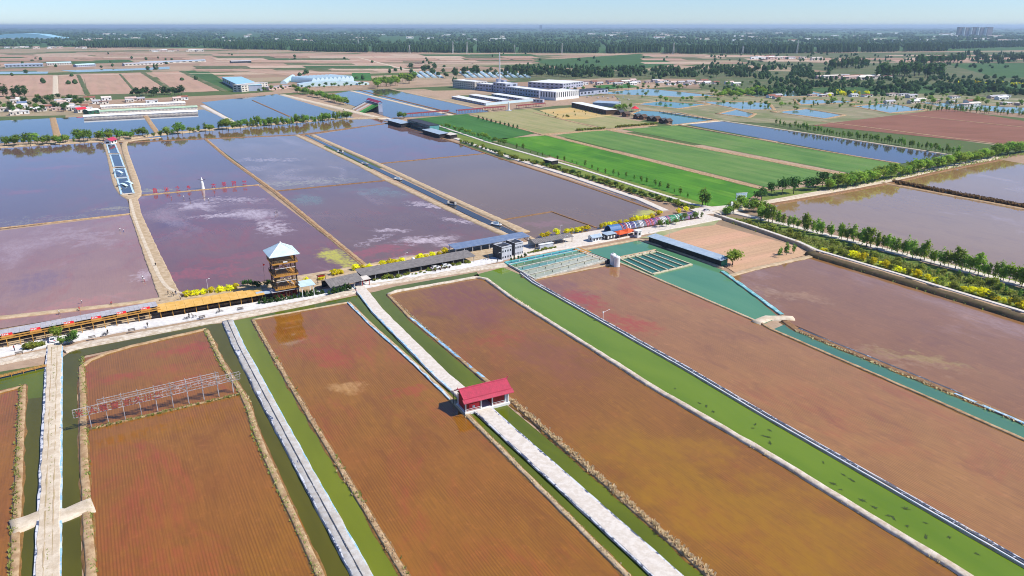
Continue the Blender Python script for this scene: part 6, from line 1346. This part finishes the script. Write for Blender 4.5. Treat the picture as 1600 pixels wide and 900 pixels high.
for k, (a, b, d, h, wm, rm, lb) in enumerate((((8, 105.5), (68, 104), 18, 6, m_facw, m_steelblue, "left blue roofed barn by the far left pond"), ((74, 102.5), (112, 101.5), 16, 6, m_cream, m_poly, "middle pale barn by the far left pond"), ((120, 105), (150, 103.5), 14, 5, m_facw, m_poly, "right pale barn by the far left pond"), ((195, 103), (255, 100.5), 14, 4.5, m_cream, m_roofpale, "long cream barn left of the far farm track"), ((220, 100.5), (322, 96.5), 12, 4, m_cream, m_steelblue, "long blue roofed barn behind the cream one"), ((362, 99), (393, 98), 14, 5, m_slate, m_roofpale, "dark walled barn alone on the dusty fields"))): building("farm_barn", a, b, d, h, wm, rm, lb, "barn", rk='gable', rh=2.5, over=.5, nx=10, door=False, group="far barns")
# horizon landmarks
r = empty("exhibition_hall", G(38, 61.5), 0, "vast turquoise domed hall at the far left", "hall"); b = MB(); n = 14
pr = [(-310, 10), (-240, 22), (-130, 40), (0, 44), (120, 38), (220, 18), (330, 8)]; b.add([(x, y, z if y == 60 else (0 if y < 0 or y > 130 else z)) for y in (-5, 0, 60, 130, 140) for x, z in pr], [(j * 7 + i, j * 7 + i + 1, (j + 1) * 7 + i + 1, (j + 1) * 7 + i) for j in range(4) for i in range(6)]); b.build("roof", m_bluehall, r); b = MB(); b.box(-300, 300, -6, -5.2, 0, 9); b.build("front_wall", m_wht, r)
for i, x in enumerate((1497, 1508, 1519, 1531, 1541)):
    building("apartment_tower", (x, 56.5), (x + 8.5, 56.4), 25, 86 - 3 * (i % 2), M("tower_brown", (.16, .13, .14), .8, .1, .02), m_roofpale, "hazy brown apartment tower, %s from the left on the right horizon" % nth(i), "tower block", nx=5, nz=9, wmat=m_glass, door=False, group="towers on the right horizon", side=0)
    if i < 4:
        building("apartment_tower_end", (x + 8.6, 56.5), (x + 10.6, 56.48), 25, 82, m_wht, m_roofpale, "white stair tower, %s from the left between the hazy apartment towers" % nth(i), "tower block", door=False, group="white stair towers")
building("lone_tower", (843, 48), (847, 48), 40, 105, m_facw, m_facw, "lone hazy tower on the centre horizon", "tower block", nx=3, nz=6, door=False, side=0)
for i, (x, y, h) in enumerate(((1245, 84, 48), (1160, 85, 30), (708, 84, 44), (730, 84, 44), (878, 85, 40), (640, 84, 32), (1052, 85, 42), (804, 85, 34), (560, 70, 50), (1010, 62, 60))):
    r = empty("power_pylon", G(x, y), 0, "thin pale pylon rising from the far belt, %s from the left" % nth(sorted((1245, 1160, 708, 730, 878, 640, 1052, 804, 560, 1010)).index(x)), "pylon", "pylons in the far belt"); b = MB()
    for s, t in ((-1, -1), (1, -1), (1, 1), (-1, 1)): b.beam((s * 2.5, t * 2.5, 0), (s * .4, t * .4, h), .5)
    b.build("mast", m_steel, r); b = MB(); b.beam((-5, 0, h * .8), (5, 0, h * .8), .5); b.beam((-4, 0, h * .92), (4, 0, h * .92), .5); b.build("cross_arm", m_steel, r)
# ------------------------------------------------------------------ air
def haze():
    m = bpy.data.materials.new("haze_air"); m.use_nodes = True; t = m.node_tree; t.nodes.clear()
    o = t.nodes.new("ShaderNodeOutputMaterial"); v = t.nodes.new("ShaderNodeVolumePrincipled")
    v.inputs["Color"].default_value = (.62, .80, 1.0, 1); v.inputs["Density"].default_value = HAZE_DENSITY; v.inputs["Anisotropy"].default_value = .2
    t.links.new(v.outputs[0], o.inputs["Volume"])
    b = MB(); b.box(-40000, 40000, -2500, 42000, -2, 130)
    tag(b.build("haze", m), kind="stuff")
HAZE_DENSITY = .5 / 8500
haze()
